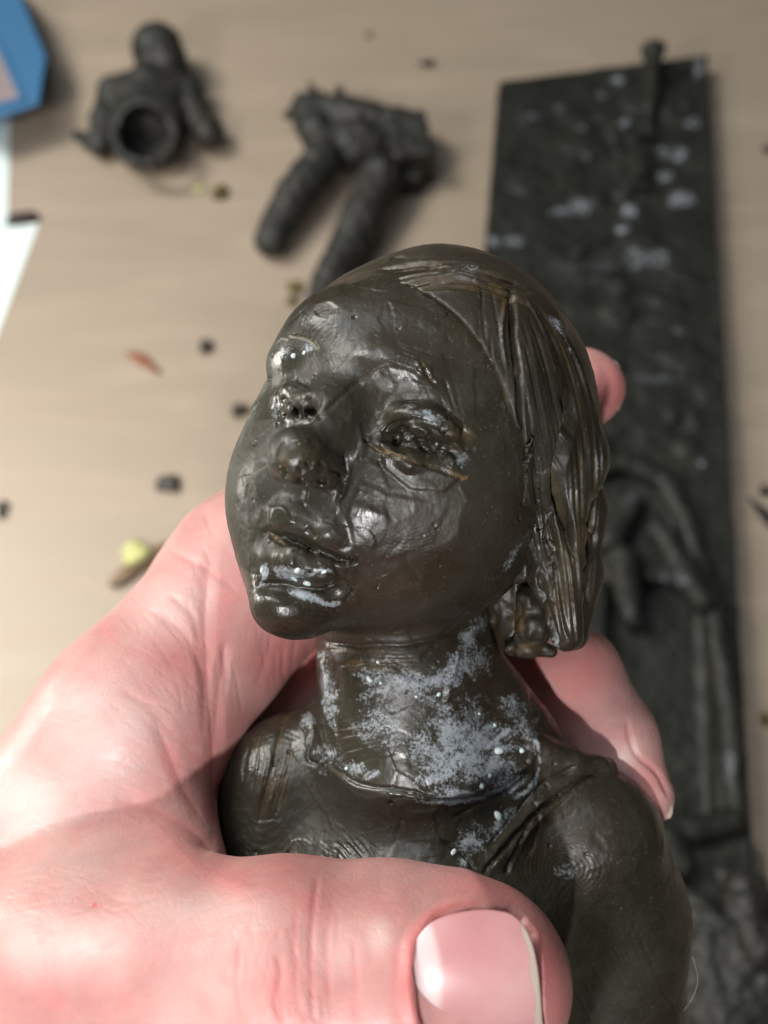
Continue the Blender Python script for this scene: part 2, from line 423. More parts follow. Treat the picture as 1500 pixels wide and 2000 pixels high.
# features placed relative to the face surface
S = lambda x, y, dw=0: P(x, y, f.surf(x, y)+dw)
wn_ = f.surf(600, 880)
f.cap([S(690, 735, -25), P(640, 820, f.surf(640, 820)+8), P(590, 880, wn_+46)], [px(30), px(32), px(33)], .45)
f.ell(P(582, 888, wn_+64), px(47), .14)
f.ell(P(634, 916, wn_+34), (px(30), px(31), px(36)), .12)
f.ell(P(553, 915, wn_+44), (px(22), px(24), px(30)), .08)
f.ell(S(788, 716, -20), (px(80), px(38), px(42)), .28, rotz(10))    # near brow
f.ell(S(580, 705, -30), (px(52), px(38), px(46)), .3, rotz(-10))   # far brow
f.ell(S(690, 660, -75), (px(120), px(90), px(84)), .5)
f.ell(S(812, 856, 22), (px(82), px(30), px(34)), .25, rotz(14), sub=True)    # near eye socket
f.ell(S(578, 802, 22), (px(36), px(30), px(34)), .22, rotz(20), sub=True)    # far eye socket
f.ell(S(815, 852, -24), (px(58), px(34), px(36)), .1, rotz(14))             # eyeball
f.ell(S(588, 800, -20), (px(26), px(22), px(26)), .1, rotz(14))
f.cap([S(735, 850, -4), S(778, 812, 6), S(838, 815, 6), S(893, 868, -2)], [px(11), px(17), px(19), px(9)], .10)  # upper lid
f.ell(S(838, 826, -6), (px(56), px(22), px(24)), .1, rotz(22))
f.cap([S(545, 778, -4), S(572, 764, 2), S(606, 776, -2)], [px(9), px(13), px(9)], .14)
f.cap([S(742, 880, -8), S(800, 900, -2), S(880, 912, -8)], [px(12), px(14), px(9)], .12)                         # lower lid
f.cap([S(528, 1012, -14), S(560, 1005, -4), S(590, 1018, -6), S(640, 1040, -8), S(690, 1085, -18)], [px(16), px(21), px(19), px(19), px(10)], .18)  # upper lip
f.cap([S(530, 1085, -14), S(575, 1092, -2), S(630, 1110, -8), S(678, 1110, -16)], [px(16), px(23), px(21), px(11)], .18)   # lower lip
f.cap([S(516, 1046, 2), S(560, 1052, 4), S(610, 1070, 2), S(668, 1092, 2)], [px(4), px(8), px(7), px(4)], .06, sub=True)
f.ell(S(560, 1185, -42), (px(62), px(52), px(60)), .3)
f.cap([S(505, 1140, 4), S(570, 1150, 6), S(650, 1150, 2)], [px(8), px(14), px(8)], .16, sub=True)
f.ell(S(590, 941, 2), (px(11), px(9), px(14)), .04, sub=True)
f.ell(S(630, 943, 2), (px(11), px(9), px(14)), .04, sub=True)
f.cap([S(1040, 1450, -16), S(1120, 1490, -10), S(1185, 1500, -10)], [px(22), px(26), px(22)], .1)   # strap end
f.cap([S(1170, 1500, -14), S(1060, 1570, -14), S(965, 1680, -14)], [px(22), px(22), px(20)], .12)
v, t3, q4 = f.mesh()
me = rawmesh('body', v, t3, q4); orient(me); me = subdiv(me)
s = Sculpt(me)
for nme in ('white', 'ochre', 'gloss'): s.layer(nme)
# broad hand-modelled unevenness
s.d += noise(s.v, 1.1, 1)*.03+noise(s.v, 2.6, 2)*.014; s.flush()
s.knife(.7, .014, .0012, 100, -1, .7); s.flush(); s.knife(.3, .013, .0009, 200, .1, .5); s.flush()
# knife and thumb facets
fac = [(820, 1010, 130, 80, -35, 5), (760, 960, 70, 50, 20, 4), (870, 1100, 120, 90, -50, 5), (700, 1170, 80, 60, 10, 4), (560, 960, 50, 30, 60, 4), (500, 1000, 30, 90, 5, 4),
       (690, 790, 60, 50, 0, 4), (640, 700, 60, 50, 0, 3), (860, 640, 100, 60, 20, 4), (950, 900, 60, 90, 10, 4), (930, 1010, 70, 100, 20, 4), (780, 1220, 90, 40, -5, 4),
       (675, 1095, 24, 34, 20, 4), (645, 1000, 40, 24, 30, 3), (610, 870, 24, 14, 20, 3), (556, 880, 14, 26, 20, 3), (600, 1100, 30, 16, 15, 3),
       (790, 712, 48, 22, 12, 5), (850, 745, 40, 26, 40, 5), (548, 1010, 22, 18, 40, 6), (900, 800, 50, 70, 40, 4),
       (660, 1590, 130, 60, 5, 5), (800, 1600, 110, 50, 0, 5), (560, 1450, 60, 90, 10, 5), (1110, 1660, 80, 60, 10, 3), (1010, 1620, 60, 40, -40, 5), (1265, 1700, 40, 40, -40, 7), (1230, 1850, 90, 150, 0, 6), (720, 1500, 80, 50, 10, 3), (620, 1230, 80, 30, 5, 3)]
for a in fac: s.scrape(*a)
s.flush()
r2 = random.Random(3)
for i in range(24):
    x, y = r2.uniform(480, 1010), r2.uniform(560, 1240); s.scrape(x, y, r2.uniform(30, 60), r2.uniform(20, 40), r2.uniform(0, 180), r2.uniform(1.2, 3))
for i in range(16):
    x, y = r2.uniform(440, 1340), r2.uniform(1280, 1980); s.scrape(x, y, r2.uniform(20, 70), r2.uniform(14, 45), r2.uniform(0, 180), r2.uniform(1.5, 4))
s.flush()
idx = s.near(440, 560, 820, 1080); s.m['gloss'][idx] *= .15
# raised flakes and steps
s.poly([(735, 858), (800, 893), (905, 930), (870, 965), (800, 958), (748, 915)], 9, 5.01, tilt=(2, -8))
s.poly([(700, 880), (745, 905), (770, 960), (720, 1000), (672, 930)], 5, 4, tilt=(0, -3))
s.poly([(672, 1000), (700, 930), (760, 960), (830, 975), (890, 960), (850, 1060), (760, 1100), (690, 1080)], 3.5, 4)
s.poly([(600, 815), (650, 800), (678, 820), (672, 860), (630, 870)], 5, 4)
s.poly([(690, 825), (705, 820), (722, 880), (700, 905)], 9, 4)
s.poly([(745, 695), (800, 685), (848, 715), (850, 760), (812, 752), (790, 728), (752, 728)], 5, 4)
s.poly([(720, 742), (738, 716), (782, 748), (770, 780), (735, 772)], -5, 4)
s.poly([(650, 1075), (690, 1065), (700, 1100), (672, 1125), (655, 1115)], 4, 4)
s.poly([(505, 1160), (530, 1150), (580, 1160), (600, 1200), (560, 1225), (520, 1205)], 4, 5)
s.poly([(690, 1140), (740, 1128), (780, 1150), (770, 1200), (700, 1190)], -2.5, 4)
s.poly([(470, 930), (500, 890), (540, 900), (530, 960), (500, 1060), (480, 1060)], 3, 4)
s.poly([(520, 985), (556, 985), (575, 1020), (548, 1032), (522, 1020)], 5, 3)
s.poly([(760, 1560), (830, 1540), (905, 1580), (890, 1650), (800, 1650)], 4, 4)
s.flush()
# cracks, lids, creases (negative = cut)
G = [([(715, 862), (745, 882), (790, 895), (850, 915), (908, 936)], 6, -8, 'ochre', .6), ([(748, 852), (762, 835), (790, 822), (830, 824), (866, 842), (888, 880)], 9, -7, None, 0),
     ([(700, 862), (735, 835), (770, 795), (830, 780), (880, 810), (915, 870)], 14, -3, None, 0), ([(550, 752), (580, 742), (615, 760)], 10, -5, None, 0),
      ([(640, 915), (665, 925), (672, 955), (655, 985)], 9, -8, None, 0), ([(672, 880), (680, 930), (662, 965)], 10, -7, None, 0),
     ([(516, 1044), (545, 1048), (580, 1060), (625, 1078), (670, 1095), (690, 1100)], 9, -9, None, 0), ([(600, 955), (590, 990)], 10, -3, None, 0),
     ([(505, 1150), (530, 1140), (580, 1148), (630, 1152), (665, 1135)], 9, -7, None, 0), ([(655, 1130), (690, 1150), (672, 1175)], 6, -4, None, 0), ([(590, 835), (640, 800), (680, 760), (712, 742)], 9, -3, None, 0),
     ([(620, 1250), (720, 1262), (840, 1250), (940, 1195), (1000, 1130)], 10, -6, None, 0), ([(620, 1480), (700, 1530), (790, 1545), (880, 1562), (985, 1548), (1040, 1505)], 8, -8, None, 0),
     ([(775, 1548), (860, 1552), (960, 1540), (1040, 1480), (1050, 1430)], 12, 5, None, 0), ([(1190, 1502), (1140, 1520), (1060, 1578), (990, 1650), (940, 1710)], 8, -12, None, 0),
     ([(1150, 1490), (1060, 1530), (1000, 1600), (950, 1660)], 8, -6, None, 0), ([(1040, 1600), (1010, 1660), (985, 1710)], 8, -7, None, 0), ([(600, 1345), (560, 1390), (530, 1500), (500, 1620)], 10, -5, 'ochre', .2),
     ([(590, 1370), (610, 1430), (600, 1480), (640, 1500)], 8, -5, None, 0), ([(622, 1270), (636, 1330), (628, 1420), (640, 1480)], 10, 6, None, 0), ([(650, 1290), (660, 1360), (655, 1440)], 12, -5, None, 0),
     ([(945, 1200), (900, 1260), (880, 1330), (870, 1380)], 12, 7, None, 0), ([(920, 1190), (860, 1250), (820, 1290)], 9, -5, None, 0), ([(760, 1290), (800, 1320), (850, 1330)], 10, -4, None, 0),
     ([(820, 700), (835, 730), (850, 752)], 4, -5, 'ochre', .9), ([(560, 655), (600, 662), (625, 682)], 4, -4, 'ochre', .9), ([(745, 880), (770, 885), (800, 897)], 4, 3, 'ochre', .9), ([(870, 915), (905, 934), (915, 930)], 5, 3, 'ochre', 1),
     ([(545, 905), (556, 925), (566, 938)], 6, -6, 'ochre', .7), ([(1040, 1560), (1055, 1610), (1030, 1680)], 6, -3, 'ochre', .4), ([(520, 1035), (535, 1052), (560, 1065)], 6, -4, 'ochre', .7),
     ([(860, 1640), (900, 1665), (930, 1700)], 6, -7, None, 0), ([(880, 1600), (960, 1560), (1040, 1540)], 7, -4, None, 0)]
for p, wd, dp, ly, am in G:
    q = catmull(p, max(8, len(p)*5)); q = [(x+r2.uniform(-1.5, 1.5), y+r2.uniform(-1.5, 1.5)) for x, y in q]
    s.line(q, wd, dp, ly, am, sharp=1.6)
# eye hollows and pits
for a in [(776, 858, 11, 17, 10, -16, .7), (832, 876, 18, 9, 20, -9, .6), (577, 806, 8, 15, -25, -12, .7), (606, 806, 12, 7, 20, -7, .7), (690, 1095, 11, 10, 0, -12, .7), (590, 941, 11, 8, 10, -11, .7), (628, 944, 11, 8, 0, -11, .7),
          (628, 905, 8, 7, 0, -7, .6), (604, 908, 7, 8, 0, -7, .6), (557, 925, 8, 16, -20, -8, .5), (742, 905, 5, 5, 0, -6, .6), (718, 858, 9, 9, 0, -8, .6)]:
    s.spot(a[0], a[1], a[2], a[3], a[4], a[5], a[6])
for a in [(800, 850, 16, 20, 60, 7, .5), (865, 878, 13, 18, 20, 6, .5), (822, 838, 24, 10, 20, 9, .4), (880, 900, 9, 18, -20, 6, .5), (598, 800, 6, 16, 0, 6, .5), (590, 862, 17, 8, 5, 3, .4), (822, 720, 8, 16, -30, 4, .4)]:
    s.spot(a[0], a[1], a[2], a[3], a[4], a[5], a[6])
for i in range(54):             # ragged wax around the eyes, nose and mouth
    bx, by, sx_, sy_ = r2.choice([(820, 850, 90, 40), (820, 850, 90, 40), (585, 795, 40, 40), (600, 900, 60, 40), (600, 1070, 90, 45), (860, 860, 60, 40)])
    x, y = r2.gauss(bx, sx_*.5), r2.gauss(by, sy_*.5); a = r2.uniform(-.3, 1.2); L = r2.uniform(12, 32)
    s.line([(x, y), (x+L*math.cos(a), y+L*math.sin(a))], r2.uniform(4, 9), r2.uniform(-7, 5), sharp=1.2)
for i in range(46):             # air-bubble pits
    x, y = r2.uniform(480, 1150), r2.uniform(540, 1700); r = r2.uniform(2.5, 4.5)
    s.spot(x, y, r*1.3, r*1.3, 0, -5, .8)
s.flush()
# finger-print swirls left in the wax
for a in [(690, 690, 20, 120, 8, .55, .8, 20), (880, 740, 20, 130, 9, .6, .9, 50), (1100, 1700, 8, 130, 10, .9, .75, 10), (800, 1000, 10, 120, 9, .6, .8, -20), (850, 1130, 30, 150, 9, .5, .8, 0), (700, 1390, 10, 90, 8, .6, .6, 0),
          (640, 600, 40, 180, 10, .4, .6, -20), (520, 1560, 20, 150, 10, .5, 1.4, 0), (1200, 1820, 60, 240, 11, .5, .9, 0), (720, 1600, 40, 160, 10, .4, .6, 0), (600, 1190, 30, 110, 8, .5, .6, 0)]:
    s.rings(*a)
# combed strokes
def comb(cx, cy, ln, wd, ang, n, dep, ly=None, am=0):
    a = math.radians(ang)
    for i in range(n):
        o = r2.uniform(-wd, wd); q = r2.uniform(-.3, .3)*ln; l2 = ln*r2.uniform(.3, .6)
        x0 = cx-math.sin(a)*o+math.cos(a)*(q-l2); y0 = cy+math.cos(a)*o+math.sin(a)*(q-l2)
        x1 = cx-math.sin(a)*o*.9+math.cos(a)*(q+l2); y1 = cy+math.cos(a)*o*.9+math.sin(a)*(q+l2)
        mx, my = (x0+x1)/2+r2.uniform(-4, 4), (y0+y1)/2+r2.uniform(-4, 4)
        s.line(catmull([(x0, y0), (mx, my), (x1, y1)], 6), r2.uniform(2.5, 5), dep*r2.uniform(.3, 1), ly, am, sharp=1.3)
comb(740, 1290, 120, 26, 2, 16, -2.2, 'ochre', .35); comb(900, 600, 120, 40, 15, 12, -1); comb(700, 1440, 90, 60, -10, 22, -2.2); comb(520, 1500, 110, 50, 100, 22, -2.5, 'ochre', .3); comb(690, 1660, 60, 200, 50, 26, -2.5)
comb(900, 1420, 130, 70, -50, 26, -2.2); comb(1080, 1560, 110, 26, -42, 12, -2.5); comb(860, 790, 60, 40, 70, 14, -1.6); comb(640, 1400, 90, 16, 80, 10, 3); comb(1200, 1900, 200, 90, 65, 26, -1.5); comb(800, 700, 70, 26, 20, 10, -2)
s.flush()
# white residue: where it lies
W = s.layer('white'); s.spot(600, 895, 75, 75, 0, 0, 1, 'ochre', .12); s.spot(900, 850, 40, 60, 0, 0, 1, 'ochre', .3); s.spot(560, 900, 16, 30, 0, 0, 1, 'ochre', .4)
def wspot(*a): s.spot(a[0], a[1], a[2], a[3], a[4], 0, 1.0, 'white', a[5])
for a in [(900, 1450, 140, 130, -30, .8), (780, 1360, 120, 110, -20, .5), (960, 1500, 110, 70, -30, .75), (860, 1330, 120, 60, -40, .62), (920, 1240, 30, 60, 30, .85), (930, 1290, 60, 60, 0, .62), (740, 1310, 90, 50, -20, .50), (640, 1340, 26, 120, -8, .62), (640, 1480, 50, 50, 0, .6),
          (700, 1505, 60, 24, 10, .7), (1010, 1400, 80, 60, 40, .55), (760, 1400, 120, 90, 0, .44), (880, 1555, 110, 22, -3, .85), (1000, 1530, 50, 26, -30, .75), (950, 1420, 50, 20, -40, .9), (860, 1520, 80, 20, -4, .8), (920, 1640, 60, 50, -40, .55),
          (975, 1610, 18, 60, 40, .75), (905, 1690, 20, 28, 0, .85), (570, 1120, 70, 20, 8, .58), (600, 1165, 60, 16, 22, .85), (515, 1120, 14, 40, 0, .8), (560, 690, 40, 30, 20, .5), (540, 800, 14, 40, 10, .7), (600, 680, 24, 14, 0, .6), (835, 812, 55, 18, 22, .85),
          (800, 795, 30, 10, 0, .7), (900, 900, 30, 24, 0, .6), (1000, 1090, 14, 50, 30, .6), (1100, 1700, 60, 30, 40, .35), (600, 1410, 24, 30, 0, .5), (1130, 1440, 30, 60, -50, .4)]: wspot(*a)
for p, wd, am in [([(655, 1120), (628, 1112), (600, 1128)], 7, .9), ([(505, 1150), (515, 1130), (528, 1112)], 5, .9), ([(590, 1160), (640, 1180), (670, 1176)], 7, .9), ([(940, 1470), (975, 1440), (1000, 1420)], 9, 1), ([(1020, 1560), (1050, 1510), (1052, 1460), (1040, 1440)], 6, .8),
                  ([(800, 1562), (870, 1568), (950, 1552), (1000, 1530)], 7, .95), ([(628, 1290), (636, 1340), (630, 1380)], 5, .9), ([(955, 1650), (990, 1610), (1010, 1575)], 5, .9), ([(760, 1275), (752, 1290), (740, 1292)], 4, .8), ([(800, 1360), (830, 1350), (850, 1335)], 5, .7), ([(1000, 1560), (1030, 1545), (1050, 1525)], 7, .95)]:
    s.line(catmull(p, 14), wd, .5, 'white', am, sharp=.7)
for cx, cy, rx, ry, an, am in [(560, 1010, 40, 26, 20, .9), (800, 715, 45, 24, 10, .5), (850, 750, 30, 20, 30, .6), (560, 700, 40, 40, 0, .8), (830, 810, 50, 22, 20, .8), (600, 890, 60, 50, 0, .5), (670, 1095, 24, 32, 20, .6), (580, 1110, 80, 22, 8, .7), (548, 800, 20, 50, 0, .8), (780, 860, 60, 50, 0, .5), (1265, 1690, 34, 34, 0, .5), (582, 885, 50, 50, 0, .35), (590, 942, 12, 9, 0, 1), (630, 944, 12, 9, 0, 1)]:
    s.spot(cx, cy, rx, ry, an, 0, .6, 'gloss', am)
s.d += noise(s.v, 9, 21)*.0035+noise(s.v, 22, 22)*.0015
s.done()
body = put('body', me, WAX, bust_root)
vb = cam2w(s.v)

# hair -------------------------------------------------------------
hf = Field((-2.2, -3.2, -19.4), (4.6, 4.9, -11.8), H)
hf.ell(P(860, 826, -5), (px(299), px(338), px(320)), 0)
# cut the face opening out of the hair cap: fringe line on top, straight parting edge at the side
hf.ell(P(668, 960, 260), (px(303), px(384), px(330)), .08, rotz(-5), sub=True)
hf.box(P(700, 1350, 100), (px(330), px(330), px(600)), None, .1, .1, sub=True)
hf.cap([P(1070, 790, 60), P(1096, 900, 90), P(1080, 1010, 120), P(1090, 1120, 125), P(1108, 1240, 120)], [px(75), px(82), px(56), px(44), px(30)], .25)
hf.cap([P(1100, 850, -40), P(1125, 1000, -20), P(1125, 1120, 0), P(1118, 1240, 60)], [px(78), px(56), px(46), px(28)], .25)
hf.cap([P(985, 640, 140), P(985, 740, 190), P(975, 815, 205)], [px(50), px(40), px(26)], .2)
hf.cap([P(1010, 640, 130), P(1030, 800, 150), P(1055, 950, 140)], [px(60), px(52), px(30)], .3)
hf.cap([P(980, 900, -120), P(1010, 1100, -110), P(1010, 1200, -80)], [px(110), px(80), px(50)], .3)
hf.cap([P(960, 1130, 60), P(1010, 1110, 75), P(1040, 1090, 60)], [px(16), px(26), px(18)], .1)     # ear
hf.cap([P(1000, 1120, -60), P(1000, 1200, -70), P(1010, 1240, -50)], [px(50), px(55), px(44)], .15)
hf.cap([P(1035, 1170, 40), P(1038, 1225, 35), P(1030, 1262, 20)], [px(28), px(33), px(26)], .08)
hf.cap([P(1000, 1268, 10), P(1075, 1272, 20)], [px(16), px(14)], .08)
hf.cap([P(1022, 1185, 76), P(1016, 1235, 68)], [px(10), px(13)], .05, sub=True)
hf.cap([P(975, 1160, 20), P(978, 1235, 10)], [px(22), px(26)], .05, sub=True)
v, t3, q4 = hf.mesh()
me = rawmesh('hair', v, t3, q4); orient(me); me = subdiv(me)
s = Sculpt(me, -.1)
for nme in ('white', 'ochre', 'gloss'): s.layer(nme)
s.d += noise(s.v, 1.3, 31)*.03+noise(s.v, 3, 32)*.012; s.flush(); s.knife(.5, .01, .0012, 300, .0, .4); s.flush()
idx = s.near(940, 1075, 1060, 1300); s.d[idx] += (noise(s.v[idx], 4, 61)*.05+noise(s.v[idx], 9, 62)*.03); s.flush()
guides = [[(935, 545), (935, 650), (940, 740), (955, 830), (985, 900), (1010, 960)], [(965, 560), (985, 640), (1000, 720), (1010, 850), (1030, 960), (1050, 1080), (1080, 1180), (1095, 1270)],
          [(990, 570), (1020, 650), (1045, 760), (1065, 880), (1075, 1000), (1100, 1120), (1118, 1280)], [(1020, 580), (1060, 660), (1090, 760), (1110, 880), (1120, 1000), (1130, 1120), (1138, 1240)],
          [(1045, 585), (1105, 680), (1140, 790), (1155, 900), (1150, 1010), (1150, 1100), (1148, 1200)], [(1070, 600), (1130, 690), (1170, 800), (1182, 900), (1175, 1010), (1165, 1100), (1160, 1170)]]
gd = [np.array(catmull(g, 24)) for g in guides]
def strand(u, a, b):            # flow line between the guides, u in 0..5, from fraction a to b
    i = min(int(u), 4); q = gd[i]*(1-(u-i))+gd[i+1]*(u-i); ii = np.linspace(a*23, b*23, 12)
    return [tuple(q[int(k)]*(1-(k-int(k)))+q[min(int(k)+1, 23)]*(k-int(k))) for k in ii]
for i in range(26):             # tufts: wide shallow folds
    u = r2.uniform(0, 5); a = r2.uniform(0, .5); s.line(strand(u, a, min(1, a+r2.uniform(.3, .6))), r2.uniform(16, 30), r2.uniform(-7, 5), sharp=.9)
s.flush()
for i in range(90):
    u = r2.uniform(0, 5); a = r2.uniform(0, .75); s.line(strand(u, a, min(1, a+r2.uniform(.15, .5))), r2.uniform(3.5, 7), -r2.uniform(.5, 2.6), 'ochre', r2.choice([0, 0, 0, 0, 0, .3]), sharp=1.2)
for i in range(36):
    u = r2.uniform(0, 5); a = r2.uniform(0, .75); s.line(strand(u, a, min(1, a+r2.uniform(.1, .4))), r2.uniform(2.5, 4), r2.uniform(1.5, 3), sharp=1.2)
for p, wd, dp in [([(1000, 560), (1003, 650), (1015, 760), (1018, 860), (1025, 930)], 9, -22), ([(1100, 760), (1115, 820), (1095, 900), (1092, 960), (1105, 1020), (1125, 1090)], 16, -34), ([(1075, 990), (1085, 960), (1078, 930)], 6, -6),
                  ([(1140, 1010), (1165, 1060), (1145, 1120), (1150, 1180)], 8, -8), ([(985, 590), (980, 660), (990, 720)], 6, 5), ([(1050, 1120), (1070, 1190), (1090, 1260)], 10, -8), ([(1085, 1110), (1092, 1180), (1110, 1260)], 8, 6)]:
    s.line(catmull(p, 20), wd, dp, sharp=1.2)
for i in range(46):             # crown bands following the skull outline
    o = r2.uniform(0, 1); x0 = r2.uniform(560, 800); pts = []
    for k in range(9):
        x = x0+k*r2.uniform(22, 28)+k*8; pts.append((x, 500+o*70+((x-880)/330)**2*(120+60*o)+(x > 900)*(x-900)*.12))
    s.line(catmull(pts, 16), r2.uniform(4, 9), r2.uniform(-5, 2.5), 'ochre', r2.choice([0, 0, .25]), sharp=1.2)
s.line(catmull([(700, 560), (780, 530), (850, 515), (900, 530), (960, 555), (1040, 575)], 20), 8, -9, 'ochre', .5)
s.line(catmull([(760, 545), (850, 532), (920, 545), (1000, 562)], 20), 7, 5)
s.spot(778, 504, 20, 6, -8, -8, .6); s.spot(1075, 1005, 5, 7, 0, -14, .5); s.spot(1062, 1040, 5, 5, 0, -10, .5)
for a in [(1090, 640, 14, 50, -32, .75), (1110, 680, 10, 40, -30, .6), (1085, 1250, 12, 30, -10, .8), (1010, 1105, 30, 16, 0, .55), (985, 1120, 10, 10, 0, .8), (900, 520, 60, 14, 0, .3)]: s.spot(a[0], a[1], a[2], a[3], a[4], 0, 1, 'white', a[5])
for a in [(985, 600, 8, 34, 3, .6), (1012, 720, 6, 24, 0, .5), (1012, 1210, 26, 44, 0, .6), (860, 517, 50, 8, 0, .6), (1100, 1100, 40, 80, 0, .15), (1030, 1265, 40, 14, 0, .5), (1090, 1180, 40, 80, 0, .2)]: s.spot(a[0], a[1], a[2], a[3], a[4], 0, 1, 'ochre', a[5])
s.spot(1100, 650, 40, 60, -30, 0, 1, 'gloss', .7)
s.poly([(1120, 940), (1150, 960), (1160, 1080), (1140, 1100), (1125, 1040)], 6, 5); s.poly([(1050, 985), (1085, 970), (1110, 1040), (1100, 1100), (1060, 1060)], 4, 4)
s.d += noise(s.v, 9, 33)*.004+noise(s.v, 22, 34)*.0015
s.done()
hair = put('hair', me, WAX, bust_root)
bvh = BVHTree.FromPolygons([Vector(p) for p in cam2w(s.v)[::1]], [tuple(p.vertices) for p in me.polygons]) if False else None

def mesh_tree(o):
    m = o.data; off = np.array(o.location)*100+(np.array(o.parent['_o']) if o.parent else 0)
    v = getv(m)*100+off; lp = np.empty(len(m.loops), np.int32); m.loops.foreach_get('vertex_index', lp)
    return BVHTree.FromPolygons(v.tolist(), lp.reshape(-1, 4).tolist() if len(lp) == 4*len(m.polygons) else [tuple(p.vertices) for p in m.polygons])
def cast(tree, x, y):
    d = np.array([(x-750)/F, -(y-1000)/F, -1.0]) @ R.T
    h, n, i, t = tree.ray_cast(Vector(CAM), Vector(d).normalized()); return h, n
def ico(center, radii, name, mat, parent=None, sub=2, nrm=None, jit=.1, spin=0, origin=None, seed=0):
    import bmesh
    bm = bmesh.new(); bmesh.ops.create_icosphere(bm, subdivisions=sub, radius=1)
    q = (Vector(nrm).to_track_quat('Z', 'Y') if nrm is not None else Vector((0, 0, 1)).to_track_quat('Z', 'Y')).to_matrix() @ Matrix.Rotation(spin, 3, 'Z')
    rr = random.Random(seed); ph = [rr.uniform(0, 6) for _ in range(6)]
    for vv in bm.verts:
        c = vv.co; f_ = 1+jit*(math.sin(3*c.x+ph[0])+math.sin(4*c.y+ph[1])+math.sin(5*c.z+ph[2]))*.5
        vv.co = q @ Vector((c.x*radii[0]*f_, c.y*radii[1]*f_, c.z*radii[2]*f_)) + Vector(center)
    m = bpy.data.meshes.new(name); bm.to_mesh(m); bm.free()
    return put(name, m, mat, parent, origin, space='world')
mm = Mat('white_wax'); mm.set(Roughness=.25, Subsurface_Weight=.2, Subsurface_Scale=.001); mm.b.inputs['Base Color'].default_value = (.66, .76, .74, 1); WHITE = mm.m
tb = mesh_tree(body)
for i, (x, y, a, b, an) in enumerate([(974, 1466, 12, 7, 60), (1019, 1466, 6, 5, 0), (957, 1516, 5, 6, 0), (941, 1536, 7, 6, 0), (973, 1594, 12, 8, -30), (886, 1664, 5, 8, -20), (721, 1327, 7, 4.5, 10), (738, 1293, 4, 4, 0), (743, 1334, 3, 3, 0), (857, 1356, 5, 4, 0), (676, 1501, 3, 5, 0),
                                      (600, 1139, 8, 5, 10), (581, 1114, 7, 5, -50), (575, 1131, 8, 3, 40), (511, 1114, 3, 6, -20), (505, 1168, 2.5, 5, 10), (573, 695, 5, 5, 0), (594, 689, 3, 4, 0), (936, 1394, 3, 3, 0), (813, 1361, 3, 3, 0), (633, 1117, 6, 3, -20), (966, 1416, 4, 4, 0)]):
    h, n = cast(tb, x, y)
    if h is None: continue
    k = .0078
    ico(h, (a*k, b*k, min(a, b)*k*.7), 'wax_drop', WHITE, bust_root, nrm=n, jit=.12, spin=-math.radians(an), seed=i)
# ------------------------------------------------------------------ the table
me = bpy.data.meshes.new('table_top')
c = [(-90, -60), (90, -60), (90, 110), (-90, 110)]
me.from_pydata([(x, y, 0) for x, y in c]+[(x, y, -3) for x, y in c], [], [(0, 1, 2, 3), (7, 6, 5, 4), (0, 4, 5, 1), (1, 5, 6, 2), (2, 6, 7, 3), (3, 7, 4, 0)])
m = Mat('table_veneer')
g1 = m.noise(8, 6, .5, .8, (1, 5, 1, 0, 0, -.1)); g2 = m.noise(3, 4, .5, 1.2, (.6, 5, 1, 0, 0, -.12)); g3 = m.noise(60, 5, .7, 0, (1, 14, 1, 0, 0, -.12))
c1 = m.ramp(g1, [(.3, (.34, .28, .21)), (.55, (.37, .297, .226)), (.75, (.42, .342, .262))])
c1 = m.mix(m.ramp(g2, [(.4, 0), (.7, .3)]), c1, (.32, .25, .187)); c1 = m.mix(m.ramp(g3, [(.4, 0), (.8, .3)]), c1, (.29, .23, .17))
TABLE = m.out(c1, m.ramp(g1, [(.3, .42), (.7, .55)]), m.bump(g3, .0001, .3))
tbl = put('table_top', me, TABLE, None, (0, 0, 0), smooth=False, space='world'); tag(tbl, 'light brown wood-grained table top', 'table', kind='structure')

# ------------------------------------------------------------------ the hand
hand_root = root('person', cam2w(P(-200, 2300, -100)), 'bare left hand gripping the wax bust, thumb across its chest, pink fair skin', 'person')
hh = Field((-7.0, -9.8, -22.2), (6.4, 3.7, -11.0), .068)
# palm and back-of-hand mass, running off to the wrist at lower left
hh.ell(P(-20, 1800, -160), (px(330), px(360), px(230)), 0, rotz(-35))
hh.cap([P(-60, 1850, -180), P(-700, 2500, -250)], [px(330), px(330)], .8)
# index finger: knuckle, proximal segment, then away behind the head to the tip at the right
hh.cap([P(120, 1640, -120), P(262, 1425, -130)], [px(230), px(205)], .8)
hh.cap([P(262, 1425, -130), P(500, 1125, -330), P(600, 1030, -430)], [px(198), px(196), px(170)], .5)
hh.cap([P(600, 1030, -430), P(860, 900, -520), P(1000, 810, -470), P(1118, 762, -395), P(1146, 757, -375)], [px(165), px(130), px(104), px(94), px(86)], .3)
# middle finger behind the neck, its end curled forward over the shoulder
hh.cap([P(230, 1640, -260), P(520, 1430, -420), P(800, 1260, -480)], [px(190), px(160), px(135)], .12)
hh.cap([P(800, 1260, -480), P(1030, 1270, -390), P(1115, 1320, -300), P(1200, 1450, -215), P(1254, 1552, -165)], [px(128), px(116), px(108), px(94), px(68)], .25)
# ring and little fingers wrapped behind the torso
hh.cap([P(200, 1820, -330), P(560, 1740, -520), P(880, 1640, -540), P(1080, 1720, -440), P(1150, 1830, -340)], [px(190), px(150), px(125), px(105), px(75)], .12)
hh.cap([P(150, 2050, -360), P(520, 2050, -520), P(800, 2000, -530), P(980, 2060, -460)], [px(170), px(130), px(105), px(70)], .12)
# first web between thumb and index
hh.ell(P(190, 1700, 0), (px(225), px(190), px(170)), .5, rotz(-30))
hh.cap([P(300, 1560, -40), P(330, 1700, 80)], [px(100), px(110)], .45)
